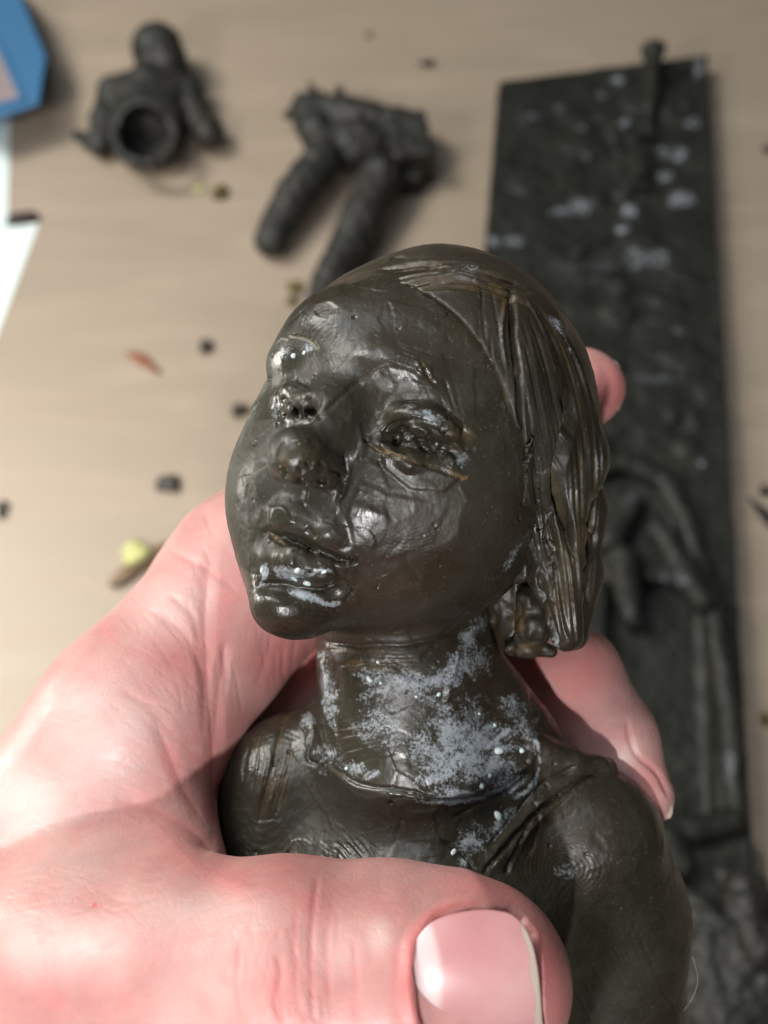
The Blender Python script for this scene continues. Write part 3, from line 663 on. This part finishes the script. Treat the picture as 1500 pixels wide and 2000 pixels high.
# thumb
hh.cap([P(-160, 1960, 60), P(160, 1900, 200), P(330, 1895, 255)], [px(235), px(205), px(190)], .5)
hh.cap([P(330, 1895, 255), P(560, 1908, 290), P(760, 1912, 300), P(890, 1915, 292), P(950, 1920, 282)], [px(182), px(184), px(178), px(168), px(140)], .25)
hh.ell(P(932, 1922, 280), (px(143), px(160), px(140)), .15)
v, t3, q4 = hh.mesh()
me = rawmesh('hand', v, t3, q4); orient(me); me = subdiv(me)
s = Sculpt(me)
for nme in ('red', 'pale', 'spot'): s.layer(nme)
s.d += noise(s.v, .9, 41)*.03+noise(s.v, 2.2, 42)*.012; s.flush()
def sp(x, y, rx, ry, an, ly, am, dep=0): s.spot(x, y, rx, ry, an, dep, 1.0, ly, am)
for a in [(1120, 1330, 110, 130, 40, 'red', .55), (1190, 760, 90, 90, 0, 'red', .6), (1260, 1540, 70, 90, 30, 'red', .5), (950, 1740, 190, 70, 8, 'red', .65), (1070, 1880, 70, 190, -10, 'red', .7), (545, 1950, 60, 110, 0, 'red', .5), (545, 1950, 16, 60, 0, 'red', .8),
          (330, 1480, 30, 90, -15, 'red', .75), (350, 1300, 90, 160, -30, 'red', .25), (560, 1280, 130, 120, 0, 'red', .4), (440, 1180, 60, 130, 10, 'red', .35), (90, 1900, 50, 110, 0, 'red', .3), (600, 1280, 40, 60, 20, 'red', .4), (790, 1930, 40, 140, 0, 'red', .7), (1040, 1300, 50, 70, 0, 'red', .6),
          (200, 1460, 260, 170, -30, 'pale', .9), (60, 1560, 160, 160, 0, 'pale', .9), (330, 1180, 140, 120, 0, 'pale', .6), (120, 1850, 200, 120, 0, 'pale', .6), (150, 1680, 200, 120, 0, 'pale', .4), (420, 1780, 200, 60, 0, 'pale', .5), (650, 1850, 90, 90, 0, 'pale', .4), (740, 1830, 40, 60, 0, 'pale', .7), (1230, 1470, 30, 60, 30, 'pale', .6), (330, 1100, 90, 110, 0, 'pale', .3), (185, 1767, 9, 7, 0, 'spot', 1.0), (540, 1925, 14, 34, 0, 'spot', .25), (910, 1755, 130, 22, 8, 'red', .5)]: sp(*a)  # pale spots at the far left paint the lamp's overexposure into the skin
C = [([(410, 1075), (400, 1200), (408, 1330), (420, 1480), (418, 1660)], 20, -10), ([(418, 1665), (380, 1620), (300, 1580), (220, 1560)], 26, -9), ([(300, 1190), (360, 1240), (400, 1330), (395, 1460)], 14, -5), ([(330, 1160), (372, 1200), (392, 1270)], 10, -4), ([(365, 1170), (380, 1210)], 8, -3),
     ([(440, 1250), (430, 1350), (424, 1450)], 14, -7), ([(530, 1240), (520, 1290), (500, 1340)], 10, -3), ([(610, 1260), (590, 1310), (560, 1350)], 12, -6), ([(320, 1070), (400, 1110), (460, 1150)], 10, -3), ([(622, 1700), (612, 1780), (608, 1870), (612, 2000)], 7, -4), ([(540, 1860), (548, 1900), (540, 1960), (552, 2000)], 8, -6),
     ([(470, 1830), (462, 1920), (470, 2000)], 7, -3), ([(690, 1830), (696, 1920), (692, 2000)], 7, -2.5), ([(580, 1760), (575, 1850), (585, 1990)], 6, -2), ([(650, 1760), (640, 1850), (645, 1990)], 6, -2), ([(300, 1400), (330, 1470), (360, 1540), (410, 1620)], 18, -6), ([(230, 1340), (300, 1390), (350, 1450)], 12, -3),
     ([(60, 1800), (90, 1900), (130, 1980)], 30, 4), ([(300, 1600), (380, 1690), (500, 1740)], 40, 4)]
for p, wd, dp in C: s.line(catmull(p, 22), wd*1.25, dp*.62, 'red', .35, sharp=1.3)
r3 = random.Random(8)
def lines(cx, cy, rx, ry, ang, spread, n, ln, wd, dep):
    for i in range(n):
        x, y = cx+r3.uniform(-rx, rx), cy+r3.uniform(-ry, ry); a = math.radians(ang+r3.gauss(0, spread)); l = ln*r3.uniform(.4, 1)
        s.line(catmull([(x-l*math.cos(a)/2, y-l*math.sin(a)/2), (x+r3.uniform(-3, 3), y+r3.uniform(-3, 3)), (x+l*math.cos(a)/2, y+l*math.sin(a)/2)], 5), wd*r3.uniform(.7, 1.2), dep*r3.uniform(.2, .65), sharp=1.2)
for i in range(60):
    x, y = r3.uniform(0, 1080), r3.uniform(1100, 2000); s.spot(x, y, r3.uniform(20, 60), r3.uniform(15, 50), r3.uniform(0, 180), 0, 1, 'red', r3.uniform(.1, .35))
lines(250, 1500, 160, 130, 25, 12, 60, 90, 5, -1.3); lines(300, 1780, 240, 80, -22, 10, 60, 110, 5, -1.1); lines(350, 1930, 280, 60, 55, 16, 90, 60, 5, -1.1); lines(560, 1900, 110, 100, 85, 14, 50, 90, 5, -1.6); lines(330, 1280, 90, 120, 45, 14, 50, 90, 5, -1.3)
lines(150, 1700, 140, 100, 0, 20, 50, 80, 5, -1.0); lines(700, 1800, 90, 70, 60, 25, 30, 50, 5, -1); lines(450, 1100, 90, 110, 60, 20, 26, 80, 6, -1.5); lines(500, 1290, 80, 60, 85, 8, 22, 90, 7, -2); lines(1150, 1340, 70, 90, 50, 20, 16, 60, 6, -1)
# nail folds
nail_pts = [(815, 1850), (808, 1900), (815, 1960), (830, 2020), (850, 2060)]
s.line(catmull([(830, 2060), (800, 1960), (798, 1890), (808, 1830), (850, 1785), (920, 1765), (1000, 1772)], 30), 20, 7, 'red', .8, sharp=.9)
s.poly([(804, 1890), (814, 1838), (852, 1796), (920, 1776), (990, 1776), (1026, 1788), (1050, 1822), (1062, 1890), (1070, 2060), (840, 2075), (814, 1980)], -26, 5.01)
s.line(catmull([(1222, 1398), (1240, 1470), (1285, 1510), (1308, 1560)], 12), 9, -7, 'red', .5, sharp=1.2)
# fingertip ridges on the middle and index pads
s.flush()
idx = s.near(1050, 1320, 1230, 1620); X, Y = s.px[idx], s.py[idx]; s.d[idx] += np.sin((X*.75-Y*.35+10*noise(s.v[idx], 1.2, 5))/6.5*6.283)*.35*K
idx = s.near(1150, 1240, 680, 840); X, Y = s.px[idx], s.py[idx]; s.d[idx] += np.sin(np.hypot(X-1150, Y-780)/7*6.283)*.3*K
s.done()
hand = put('hand', me, SKIN, hand_root)
th = mesh_tree(hand)

m = Mat('nail')
nl = m.attr('tip'); ln_ = m.attr('lunula')
c1 = m.mix(m.ramp(m.noise(90, 4), [(.3, 0), (.7, 1)]), (.50, .205, .215), (.61, .34, .33))
c1 = m.mix(m.math('MULTIPLY', ln_, .8), c1, (.72, .58, .57)); c1 = m.mix(m.ramp(nl, [(.1, 0), (.35, .8), (.6, 0)]), c1, (.40, .30, .22)); c1 = m.mix(m.ramp(nl, [(.4, 0), (.7, .9)]), c1, (.50, .42, .35))
m.set(Subsurface_Weight=.25, Subsurface_Scale=.002, Roughness=.36, Specular_IOR_Level=.45, Coat_Weight=.12, Coat_Roughness=.2)
NAIL = m.out(c1, None, m.bump(m.noise(300, 3, .5, 0, (.1, 1.5, 1)), .00006, .5))
def nail(outline, lift, tipfn, lunfn, name, th_=2.4, wfn=None):
    """fit a smooth quadratic shell to the finger inside an outline, raise it a little, thicken it"""
    xs = [p[0] for p in outline]; ys = [p[1] for p in outline]; o = outline
    def inside(x, y):
        c = False
        for i in range(len(o)):
            (ax, ay), (bx, by) = o[i], o[(i+1) % len(o)]
            if (y < ay) != (y < by) and x < ax+(y-ay)*(bx-ax)/(by-ay): c = not c
        return c
    cx, cy = sum(xs)/len(xs), sum(ys)/len(ys); A = []; B = []
    for x in np.linspace(min(xs)-10, max(xs)+10, 16):
        for y in np.linspace(min(ys)-10, max(ys)+10, 16):
            h, nn = cast(th, x, y)
            if h is not None:
                q = (np.array(h)-CAM) @ R; u, t_ = (x-cx)/100, (y-cy)/100
                A.append([1, u, t_, u*u, u*t_, t_*t_]); B.append((D0+q[2])/K)
    if wfn: A = [[1, 0, 0, 0, 0, 0]]; B = [0]
    co = np.linalg.lstsq(np.array(A), np.array(B), rcond=None)[0]
    ring = catmull(list(outline)+[outline[0]], 145)[:-1]; V = []; rad = 36; tipv = []; lun = []
    for j in range(rad+1):
        for (x, y) in ring:
            f_ = j/rad; X = cx+(x-cx)*f_; Y = cy+(y-cy)*f_; u, t_ = (X-cx)/100, (Y-cy)/100
            wv = float(np.dot([1, u, t_, u*u, u*t_, t_*t_], co))+lift-max(0, f_-.86)*14 if not wfn else wfn(X, Y)
            V.append(cam2w(P(X, Y, wv))); tipv.append(tipfn(X, Y)); lun.append(lunfn(X, Y))
    nr = len(ring); Fc = []
    for j in range(rad):
        for i in range(nr):
            a, b = j*nr+i, j*nr+(i+1) % nr; Fc.append((a, b, b+nr, a+nr))
    base = len(V)
    for (x, y) in ring:
        u, t_ = (x-cx)/100, (y-cy)/100; V.append(cam2w(P(x, y, float(np.dot([1, u, t_, u*u, u*t_, t_*t_], co))+lift-th_-14*.14-3 if not wfn else wfn(x, y)-26))); tipv.append(tipfn(x, y)); lun.append(0)
    for i in range(nr): Fc.append((rad*nr+i, rad*nr+(i+1) % nr, base+(i+1) % nr, base+i))
    me = bpy.data.meshes.new(name); me.from_pydata([tuple(p) for p in V], [], Fc); me.update()
    import bmesh; bm = bmesh.new(); bm.from_mesh(me); bmesh.ops.remove_doubles(bm, verts=bm.verts, dist=.0004) if False else None; bm.normal_update(); bm.to_mesh(me); bm.free()
    attr(me, 'tip', tipv); attr(me, 'lunula', lun)
    o_ = put(name, me, NAIL, hand_root, space='world'); return o_
e1 = lambda y: 1016+(y-1790)*.20 if y < 1900 else 1038+(y-1900)*.09
hN, _ = cast(th, 900, 1925); wN = (D0+((np.array(hN)-CAM) @ R)[2])/K
nail([(803, 1890), (812, 1838), (850, 1797), (920, 1778), (975, 1779), (1008, 1792), (1034, 1828), (1050, 1890), (1059, 1990), (1060, 2065), (960, 2085), (860, 2065), (815, 1990)], 9,
     lambda x, y: float(sstep(-3, 3, x-e1(y)+3*math.sin(y*.07)))*.9, lambda x, y: float(sstep(872, 852, x+((y-1920)/60)**2*6)), 'thumbnail', wfn=lambda x, y: wN+17-(y-1935)**2/620-((x-895)/150)**2*13-max(0, 845-x)**2/420)
nail([(1229, 1400), (1243, 1425), (1262, 1462), (1286, 1495), (1306, 1545), (1314, 1585), (1303, 1598), (1292, 1555), (1272, 1512), (1246, 1468)], 3, lambda x, y: float(sstep(1535, 1560, y))*.9, lambda x, y: 0., 'fingernail', wfn=lambda x, y: -166+(y-1400)/190*50)
nail([(1190, 702), (1204, 707), (1214, 726), (1220, 756), (1215, 786), (1207, 802), (1208, 780), (1209, 756), (1204, 732), (1197, 714)], 3, lambda x, y: .0, lambda x, y: .7, 'fingernail', wfn=lambda x, y: -366)

# ------------------------------------------------------------------ things lying on the table (built in world cm)
def B3(x): return np.array(x, float)
def finish(fd, name, mat, parent, jit=.03, extra=None):
    v, t3, q4 = fd.mesh(); me = rawmesh(name, v, t3, q4); orient(me)
    vv = getv(me); n = getn(me); d = noise(vv, 1.6, 3)*jit*2+noise(vv, 4.5, 4)*jit; d *= sstep(.05, .4, vv[:, 2])
    vv = vv+n*d[:, None]; me.vertices.foreach_set('co', vv.astype(np.float32).ravel()); me.update()
    for k in ('white', 'ochre', 'gloss'): attr(me, k, np.zeros(len(vv)))
    return put(name, me, mat, parent, space='world')
def fan(*pts): return [T(*p) for p in pts]

# small hollow bust
o = T(300, 220); r_ = root('wax_bust', o, 'small dark wax bust lying on its back with a round hole through its hollow chest', 'bust')
g = Field((o[0]-6.5, o[1]-8, -.2), (o[0]+6.5, o[1]+8.5, 5.2), .08)
g.ell(T(308, 98, 2.4), (1.85, 1.95, 1.9), 0); g.ell(T(328, 128, 2.0), (1.5, 1.6, 1.5), .4)
g.cap([T(300, 140, 1.9), T(290, 200, 1.6)], [1.2, 1.4], .5)
g.cap([T(222, 180, 1.3), T(290, 168, 1.8), T(368, 182, 1.3)], [1.1, 1.35, 1.1], .5)
g.ell(T(290, 240, 1.5), (2.75, 3.0, 1.9), .5); g.ell(T(288, 282, 1.2), (2.5, 1.8, 1.4), .4)
g.cap([T(222, 180, 1.2), T(203, 235, 1.0), T(195, 285, .9)], [1.05, .95, .8], .3)
g.cap([T(195, 285, .9), T(152, 266, .8)], [.65, .42], .2)
g.cap([T(368, 182, 1.2), T(388, 235, 1.1), T(405, 262, 1.3)], [1.05, .9, .9], .3); g.ell(T(412, 260, 1.2), (.9, 1.15, .95), .2)
g.ell(T(292, 290, 1.4), (2.1, 1.2, 1.35), .5)
g.ell(T(290, 195, 1.5), (2.9, 1.5, 1.6), .4); g.cap([T(282, 256, 2.15), T(282, 258, 4.6)], [1.7, 1.75], .15, sub=True); g.ell(T(282, 256, 1.5), (1.9, 1.8, 1.2), .2, sub=True)
for k in range(14):
    a0, a1 = k/14*2*math.pi, (k+1)/14*2*math.pi
    g.cap([T(284+60*math.cos(a0), 263+56*math.sin(a0), 2.5), T(284+60*math.cos(a1), 263+56*math.sin(a1), 2.3)], [.24, .24], .35)
g.box((o[0], o[1], -1), (9, 9, 1.05), None, .02, .02, sub=True)
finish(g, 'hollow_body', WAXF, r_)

# legs fragment
o = T(680, 330); r_ = root('legs_fragment', o, 'dark wax fragment of hips and two bent legs with a torn waist', 'sculpture fragment')
g = Field((o[0]-8.5, o[1]-15, -.2), (o[0]+7, o[1]+8, 5.0), .08)
g.cap([T(600, 215, 1.4), T(700, 235, 1.6), T(800, 250, 1.5)], [1.25, 1.45, 1.2], .3)
g.box(T(800, 290, 1.5), (1.35, 2.1, 1.45), rotz(-6), .25, .3)
g.ell(T(690, 285, 1.5), (2.7, 1.7, 1.6), .4)
g.cap([T(610, 240, 1.4), T(640, 300, 1.5)], [1.3, 1.3], .3)
g.cap([T(630, 315, 1.7), T(575, 385, 1.5), T(528, 470, 1.0)], [1.4, 1.35, 1.1], .2)
g.cap([T(745, 345, 1.7), T(705, 430, 1.5), T(648, 545, 1.0), T(625, 590, .9)], [1.5, 1.4, 1.2, 1.0], .2)
g.cap([T(622, 200, 1.9), T(602, 158, 2.3)], [.4, .1], .1); g.cap([T(665, 205, 1.9), T(662, 172, 2.2)], [.5, .18], .1); g.cap([T(640, 205, 1.9), T(630, 180, 2.2)], [.45, .2], .1); g.cap([T(575, 220, 1.5), T(560, 225, 1.6)], [.6, .3], .1)
g.box(T(790, 355, .8), (1.2, .55, .75), rotz(-6), .1, .2)
g.cap([T(700, 300, 3.3), T(690, 250, 3.3)], [.3, .25], .3, sub=True)
g.cap([T(655, 300, 3.2), T(660, 250, 3.2)], [.22, .3], .3, sub=True)
g.box((o[0], o[1], -1), (12, 14, 1.05), None, .02, .02, sub=True)
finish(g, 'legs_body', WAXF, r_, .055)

# relief slab
zt = 1.5
A_, B_, C_ = T(975, 158, zt), T(1382, 106, zt), T(1472, 1690, zt); D_ = T(845, 1690, zt)
ext = lambda a, b, t: a+(b-a)*t
C2, D2 = ext(B_, C_, 1.22), ext(A_, D_, 1.22)
r_ = root('relief_slab', (A_+B_+C2+D2)/4*[1, 1, 0], 'long dark rectangular wax relief slab with white splashes and a framed hollow figure', 'relief slab')
n_ = 3; lo = np.minimum.reduce([A_, B_, C2, D2]); hi = np.maximum.reduce([A_, B_, C2, D2])
g = Field((lo[0]-.6, lo[1]-.6, -.3), (hi[0]+2.6, hi[1]+1.6, 5.0), .11)
X, Y, Z = [(g.lo[k]+g.h*np.arange(g.n[k])).astype(np.float32) for k in range(3)]; X = X[:, None, None]; Y = Y[None, :, None]; Z = Z[None, None, :]
def side(p, q): e = (q-p)[:2]; e = e/np.linalg.norm(e); return (X-p[0])*(-e[1])+(Y-p[1])*e[0]
dd = np.maximum.reduce([side(A_, B_)+0*Z, side(B_, C2)+0*Z, side(C2, D2)+0*Z, side(D2, A_)+0*Z]) if True else 0
cen = (A_+B_+C2+D2)/4
e = (B_-A_)[:2]; sgn = -1 if ((cen[0]-A_[0])*(-e[1])+(cen[1]-A_[1])*e[0]) > 0 else 1
dd = np.maximum.reduce([sgn*side(A_, B_), sgn*side(B_, C2), sgn*side(C2, D2), sgn*side(D2, A_)])
g.a = np.maximum(np.maximum(dd+0*Z, Z-zt+0*X+0*Y), -Z+0*X+0*Y).astype(np.float32)
# niche with a figure
ey = (C_-B_)/np.linalg.norm(C_-B_); ez_ = np.array([0, 0, 1.]); ex_ = np.cross(ey, ez_); MX = np.stack([ex_, ey, ez_], 1)
g.box(T(1290, 1365, 1.6), (2.75, 6.6, 1.35), MX, .6, .2, sub=True)
g.cap([T(1130, 925, 1.9), T(1220, 905, 2.0), T(1295, 940, 2.0), T(1335, 1010, 2.0), T(1392, 1180, 1.9), T(1424, 1400, 1.9), T(1440, 1600, 1.8)], [.5, .6, .65, .6, .55, .6, .5], .2)
g.cap([T(1230, 980, 1.8), T(1190, 1060, 1.8)], [.7, .9], .3)
g.cap([T(1285, 1035, 2.2), T(1330, 1110, 2.4), T(1370, 1175, 2.3)], [.65, .85, .7], .2)
g.cap([T(1215, 1100, 1.5), T(1235, 1210, 1.0)], [1.0, .6], .3)
g.cap([T(1437, 1600, 1.9), T(1360, 1620, 1.8), T(1280, 1610, 1.8)], [.6, .7, .7], .2)
g.cap([T(1300, 1640, 2.0), T(1330, 1690, 2.0)], [.8, .7], .2)
# post and strut on the upper part
g.cap([T(1270, 210, 1.9), T(1274, 150, 2.0), T(1276, 100, 2.2)], [.5, .6, .75], .15); g.cap([T(1266, 260, 1.6), T(1270, 200, 1.8)], [.4, .5], .2)
g.box(T(1248, 318, 1.7), (.55, 1.5, .5), rotz(-2), .15, .1); g.box(T(1243, 366, 1.7), (.85, .35, .5), None, .15, .1); g.box(T(1257, 268, 1.7), (.8, .3, .5), None, .15, .1)
g.ell(T(1276, 97, 2.3), (.95, .6, .7), .15); g.cap([T(1320, 160, 1.6), T(1360, 135, 1.5)], [.5, .4], .3, sub=True)
for i in range(70):
    rr = random.Random(100+i); y = rr.uniform(190, 900); x = rr.uniform(1000, 1345+.055*y)
    c_ = T(x, y, zt+rr.uniform(.0, .12)); g.ell(c_, (rr.uniform(.5, 1.4), rr.uniform(.3, 1.2), .18), .25, rotz(rr.uniform(0, 180)), sub=rr.random() < .5)
v, t3, q4 = g.mesh(); me = rawmesh('slab', v, t3, q4); orient(me)
vv = getv(me); n = getn(me); vv = vv+n*(noise(vv, 1.3, 3)*.05+noise(vv, 3.5, 4)*.04)[:, None]; me.vertices.foreach_set('co', vv.astype(np.float32).ravel()); me.update()
s = Sculpt.__new__(Sculpt); vc = (vv-CAM) @ R; pxx, pyy = proj(vc); wa = np.zeros(len(vv))
for x, y, rx, ry, am in [(1205, 157, 15, 11, .8), (1040, 227, 13, 10, .8), (1090, 210, 16, 12, .3), (1220, 240, 15, 11, .8), (1350, 240, 22, 14, .6), (1172, 186, 12, 8, .3), (1168, 232, 10, 8, .3), (1365, 130, 12, 30, .6), (1295, 300, 16, 14, .6), (1328, 302, 20, 18, .7), (1300, 345, 20, 12, .8), (1330, 390, 30, 18, .95),
                         (1228, 412, 20, 16, .95), (1214, 447, 18, 11, .9), (1132, 405, 24, 22, .8), (1088, 413, 14, 12, .7), (1110, 412, 40, 10, .5), (1005, 471, 22, 13, .8), (962, 471, 16, 12, .7), (1240, 505, 22, 24, .7), (1285, 505, 26, 20, .8), (1262, 500, 44, 12, .4), (1180, 520, 40, 8, .25), (1110, 522, 40, 10, .25), (1325, 645, 12, 12, .35),
                         (1270, 740, 50, 10, .25), (1370, 905, 10, 8, .5), (1300, 1135, 20, 30, .25), (1425, 1500, 14, 40, .4), (1330, 1130, 16, 16, .4), (1240, 980, 22, 30, .2)]:
    wa = np.maximum(wa, am*sstep(1.15, .4, np.hypot((pxx-x)/rx, (pyy-y)/ry)))
attr(me, 'white', wa); attr(me, 'ochre', wa*0); attr(me, 'gloss', wa*0)
m = Mat('wax_slab'); q = m.noise(45, 5, .6)
base = m.ramp(q, [(.3, (.012, .012, .009)), (.6, (.021, .0215, .017)), (.8, (.036, .034, .025))])
base = m.mix(m.math('MULTIPLY', m.attr('white'), m.ramp(m.noise(380, 3, .6), [(.42, .0), (.68, .9)])), base, (.50, .56, .62))
m.set(Specular_IOR_Level=.35)
SLAB = m.out(base, m.ramp(m.noise(80, 4), [(.3, .42), (.7, .65)]), m.bump(m.noise(250, 4, .7), .0006, .8))
put('slab', me, SLAB, r_, space='world')

# knobbly fragment lying at the slab's lower right
o = T(1470, 1850, 0); r_ = root('wax_fragment', o, 'knobbly dark wax fragment at the lower right corner lying over the slab edge', 'sculpture fragment')
g = Field((o[0]-7, o[1]-7, -.2), (o[0]+6, o[1]+7, 5.6), .1); 
g.ell(T(1458, 1745, 3.2), (1.0, 1.15, .9), 0); g.cap([T(1455, 1780, 3.0), T(1480, 1850, 2.6)], [.9, 1.3], .3)
g.cap([T(1340, 1745, 2.5), T(1390, 1790, 2.8), T(1440, 1840, 2.7)], [.3, .38, .45], .15); g.cap([T(1360, 1800, 2.2), T(1420, 1870, 2.3), T(1490, 1920, 2.3)], [.7, .6, .8], .3)
g.ell(T(1440, 1940, 1.6), (3.2, 2.6, 1.7), .5); g.ell(T(1500, 1830, 2.0), (1.8, 1.8, 1.6), .4); g.cap([T(1380, 1860, 1.6), T(1400, 1990, 1.6)], [1.2, 1.6], .4)
g.cap([T(1405, 1700, 2.1), T(1440, 1760, 2.6)], [.3, .5], .2)
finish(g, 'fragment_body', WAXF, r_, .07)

def plain(name, col, rough=.5, spec=.5):
    m = Mat(name); n = m.noise(90, 4); c = m.mix(m.ramp(n, [(.3, 0), (.7, .35)]), col, tuple(x*.75 for x in col)); m.set(Specular_IOR_Level=spec)
    return m.out(c, m.ramp(n, [(.3, rough-.06), (.7, rough+.06)]), m.bump(m.noise(500, 3), .0001, .3))
FIB = plain('pale_fibre', (.30, .28, .22), .5)
def fibre(pts, name, label):
    import bmesh
    V = []; Fc = []; q = catmull(pts, 18); n = len(q); rr_ = .0035
    for i, c_ in enumerate(q):
        t_ = q[min(i+1, n-1)]-q[max(i-1, 0)]; t_ /= np.linalg.norm(t_); a_ = np.cross(t_, [0, .3, 1]); a_ /= np.linalg.norm(a_); b_ = np.cross(t_, a_)
        for k in range(5): V.append(tuple(c_+rr_*(math.cos(k*1.2566)*a_+math.sin(k*1.2566)*b_)))
    for i in range(n-1):
        for k in range(5): Fc.append((i*5+k, i*5+(k+1) % 5, (i+1)*5+(k+1) % 5, (i+1)*5+k))
    me = bpy.data.meshes.new(name); me.from_pydata(V, [], Fc); me.update()
    return tag(put(name, me, FIB, None, space='world'), label, 'fibre')
fibre([cam2w(P(*a)) for a in [(1335, 1975, 60), (1352, 1950, 62), (1363, 1915, 50), (1356, 1880, 50), (1352, 1868, 50)]], 'loose_fibre', 'fine pale fibre clinging to the right arm of the held wax bust')
fibre([cam2w(P(*a)) for a in [(498, 905, 190), (492, 898, 190), (496, 888, 192), (506, 884, 196)]], 'loose_fibre', 'tiny pale curled fibre on the far cheek of the held wax bust')
# ------------------------------------------------------------------ blue box, paper, chips, crumbs, knife tip
import bmesh
def boxmesh(name, pts_bottom, pts_top, mat, parent, bev=.0, origin=None):
    bm = bmesh.new(); b = [bm.verts.new(p) for p in pts_bottom]; t = [bm.verts.new(p) for p in pts_top]; n = len(b)
    bm.faces.new(b[::-1]); bm.faces.new(t)
    for i in range(n): bm.faces.new((b[i], b[(i+1) % n], t[(i+1) % n], t[i]))
    bmesh.ops.recalc_face_normals(bm, faces=bm.faces)
    if bev: bmesh.ops.bevel(bm, geom=list(bm.edges), offset=bev, segments=3, affect='EDGES', profile=.6)
    me = bpy.data.meshes.new(name); bm.to_mesh(me); bm.free(); return put(name, me, mat, parent, origin, smooth=False, space='world')
BLUE = plain('blue_plastic', (.045, .16, .32), .5); PAPER = plain('white_paper', (.74, .86, .84), .7); INNER = plain('grey_label', (.30, .24, .24), .5)
zt_ = 3.0
ring = [T(-60, -60, zt_), T(38, -20, zt_), T(92, 110, zt_), T(78, 205, zt_), T(-60, 250, zt_)]; inner = [T(-70, 20, zt_), T(-10, 90, zt_), T(40, 192, zt_), T(-60, 215, zt_)]
o = T(0, 80); r_ = root('box', o, 'blue plastic box cut off by the upper left corner of the photo', 'box')
foot = [T(-60, -60, .02), T(26, -34, .02), T(82, 104, .02), T(66, 194, .02), T(-60, 232, .02)]
boxmesh('box_body', foot, ring, BLUE, r_, .25)
up = np.array([0, 0, .05]); boxmesh('label', [p-up for p in inner], [p+up*.4 for p in inner], INNER, r_)
rim = [(T(-70, 8, zt_), T(-8, 78, zt_)), (T(-8, 78, zt_), T(46, 196, zt_)), (T(46, 196, zt_), T(-62, 222, zt_))]
for a, b in rim:
    dd_ = (b-a)/np.linalg.norm(b-a); nn_ = np.cross(dd_, [0, 0, 1])*.22; z1 = np.array([0, 0, .16])
    boxmesh('rim', [a-nn_, b-nn_, b+nn_, a+nn_], [a-nn_+z1, b-nn_+z1, b+nn_+z1, a+nn_+z1], BLUE, r_, .05)
pp = [T(-300, 150, .03), T(22, 150, .03), T(14, 440, .03), T(76, 436, .03), T(-8, 660, .03), T(-500, 1000, .03)]
o = boxmesh('paper_sheet', [p-[0, 0, .02] for p in pp], pp, PAPER, None); tag(o, 'bright white paper sheet on the table under the blue box at the left edge', 'paper')
DARK = plain('dark_chip', (.035, .018, .018), .4)
def chip(x, y, rx, ry, h, ang, mat, label, cat, name, seed, group=None):
    c_ = T(x, y, h*.5+.01); k = np.linalg.norm(c_-CAM)/F
    o = ico(c_, (rx*k, ry*k, h*.5), name, mat, None, sub=3, jit=.5, spin=-math.radians(ang), origin=c_*[1, 1, 0], seed=seed); tag(o, label, cat, group); return o
OL = plain('olive_crumb', (.10, .075, .012), .5); DK = plain('dark_crumb', (.040, .034, .026), .5); RD = plain('red_brown_crumb', (.26, .085, .04), .5); YE = plain('yellow_crumb', (.50, .50, .20), .5); TN = plain('tan_crumb', (.20, .13, .07), .5)
chip(48, 426, 34, 9, .35, -10, DARK, 'elongated maroon-black wax sliver on the corner of the white paper', 'wax sliver', 'wax_sliver', 1)
G_ = 'wax crumbs scattered on the table'
for i, a in enumerate([(431, 374, 15, 10, .5, -60, OL, 'olive-yellow wax crumb between the small hollow bust and the legs fragment'), (403, 676, 15, 10, .4, 0, DK, 'dark grey crumb beside the reddish one left of the bust head'), (283, 708, 26, 11, .3, 35, RD, 'reddish-brown flat crumb left of the dark grey crumb'),
                       (470, 800, 15, 11, .4, -20, DK, 'dark crumb nearest the bust face at eye level'), (326, 944, 17, 14, .5, 0, DK, 'black-brown crumb above the index finger'), (262, 1084, 30, 18, .8, -35, YE, 'pale yellow-green lump beside the index finger'), (270, 1102, 40, 20, .6, -40, TN, 'brown shaving under the pale yellow-green lump'),
                       (574, 562, 12, 12, .3, 0, OL, 'upper olive crumb left of the longer leg end'), (572, 588, 11, 10, .3, 20, OL, 'lower olive crumb left of the longer leg end'), (832, 124, 11, 8, .3, 0, DK, 'small dark crumb between the legs fragment and the slab top'), (385, 368, 9, 8, .2, 0, YE, 'tiny pale crumb left of the olive-yellow crumb'),
                       (1497, 958, 10, 10, .4, 0, DK, 'dark crumb at right edge above the knife tip'), (1497, 1404, 9, 12, .4, 0, OL, 'olive crumb at the right edge beside the slab'), (1, 995, 8, 14, .4, 0, DK, 'dark crumb cut by the left edge of the photo'), (1497, 292, 7, 7, .3, 0, DK, 'dark crumb cut by the right edge beside the slab top'), (718, 68, 6, 5, .2, 0, TN, 'tiny tan crumb near the top edge above the legs fragment')]):
    chip(*a, 'crumb', 'wax_crumb', 20+i, G_)
m = Mat('tool_steel'); m.set(Metallic=.9, Roughness=.4); m.b.inputs['Base Color'].default_value = (.10, .10, .10, 1)
a, b = T(1462, 968, .3), T(1540, 1050, .3); d_ = (b-a)/np.linalg.norm(b-a); s_ = np.cross(d_, [0, 0, 1]); e3 = a+d_*1.2
pt = [a, e3+s_*.28, b+s_*.4, b+d_*6+s_*.4, b+d_*6-s_*.4, b-s_*.4, e3-s_*.28]
o = boxmesh('sculpting_tool', [p-[0, 0, .27] for p in pt], [p+[0, 0, 0] for p in pt], m.m, None, .04); tag(o, 'dark pointed sculpting tool tip entering at the right edge beside the slab', 'tool')
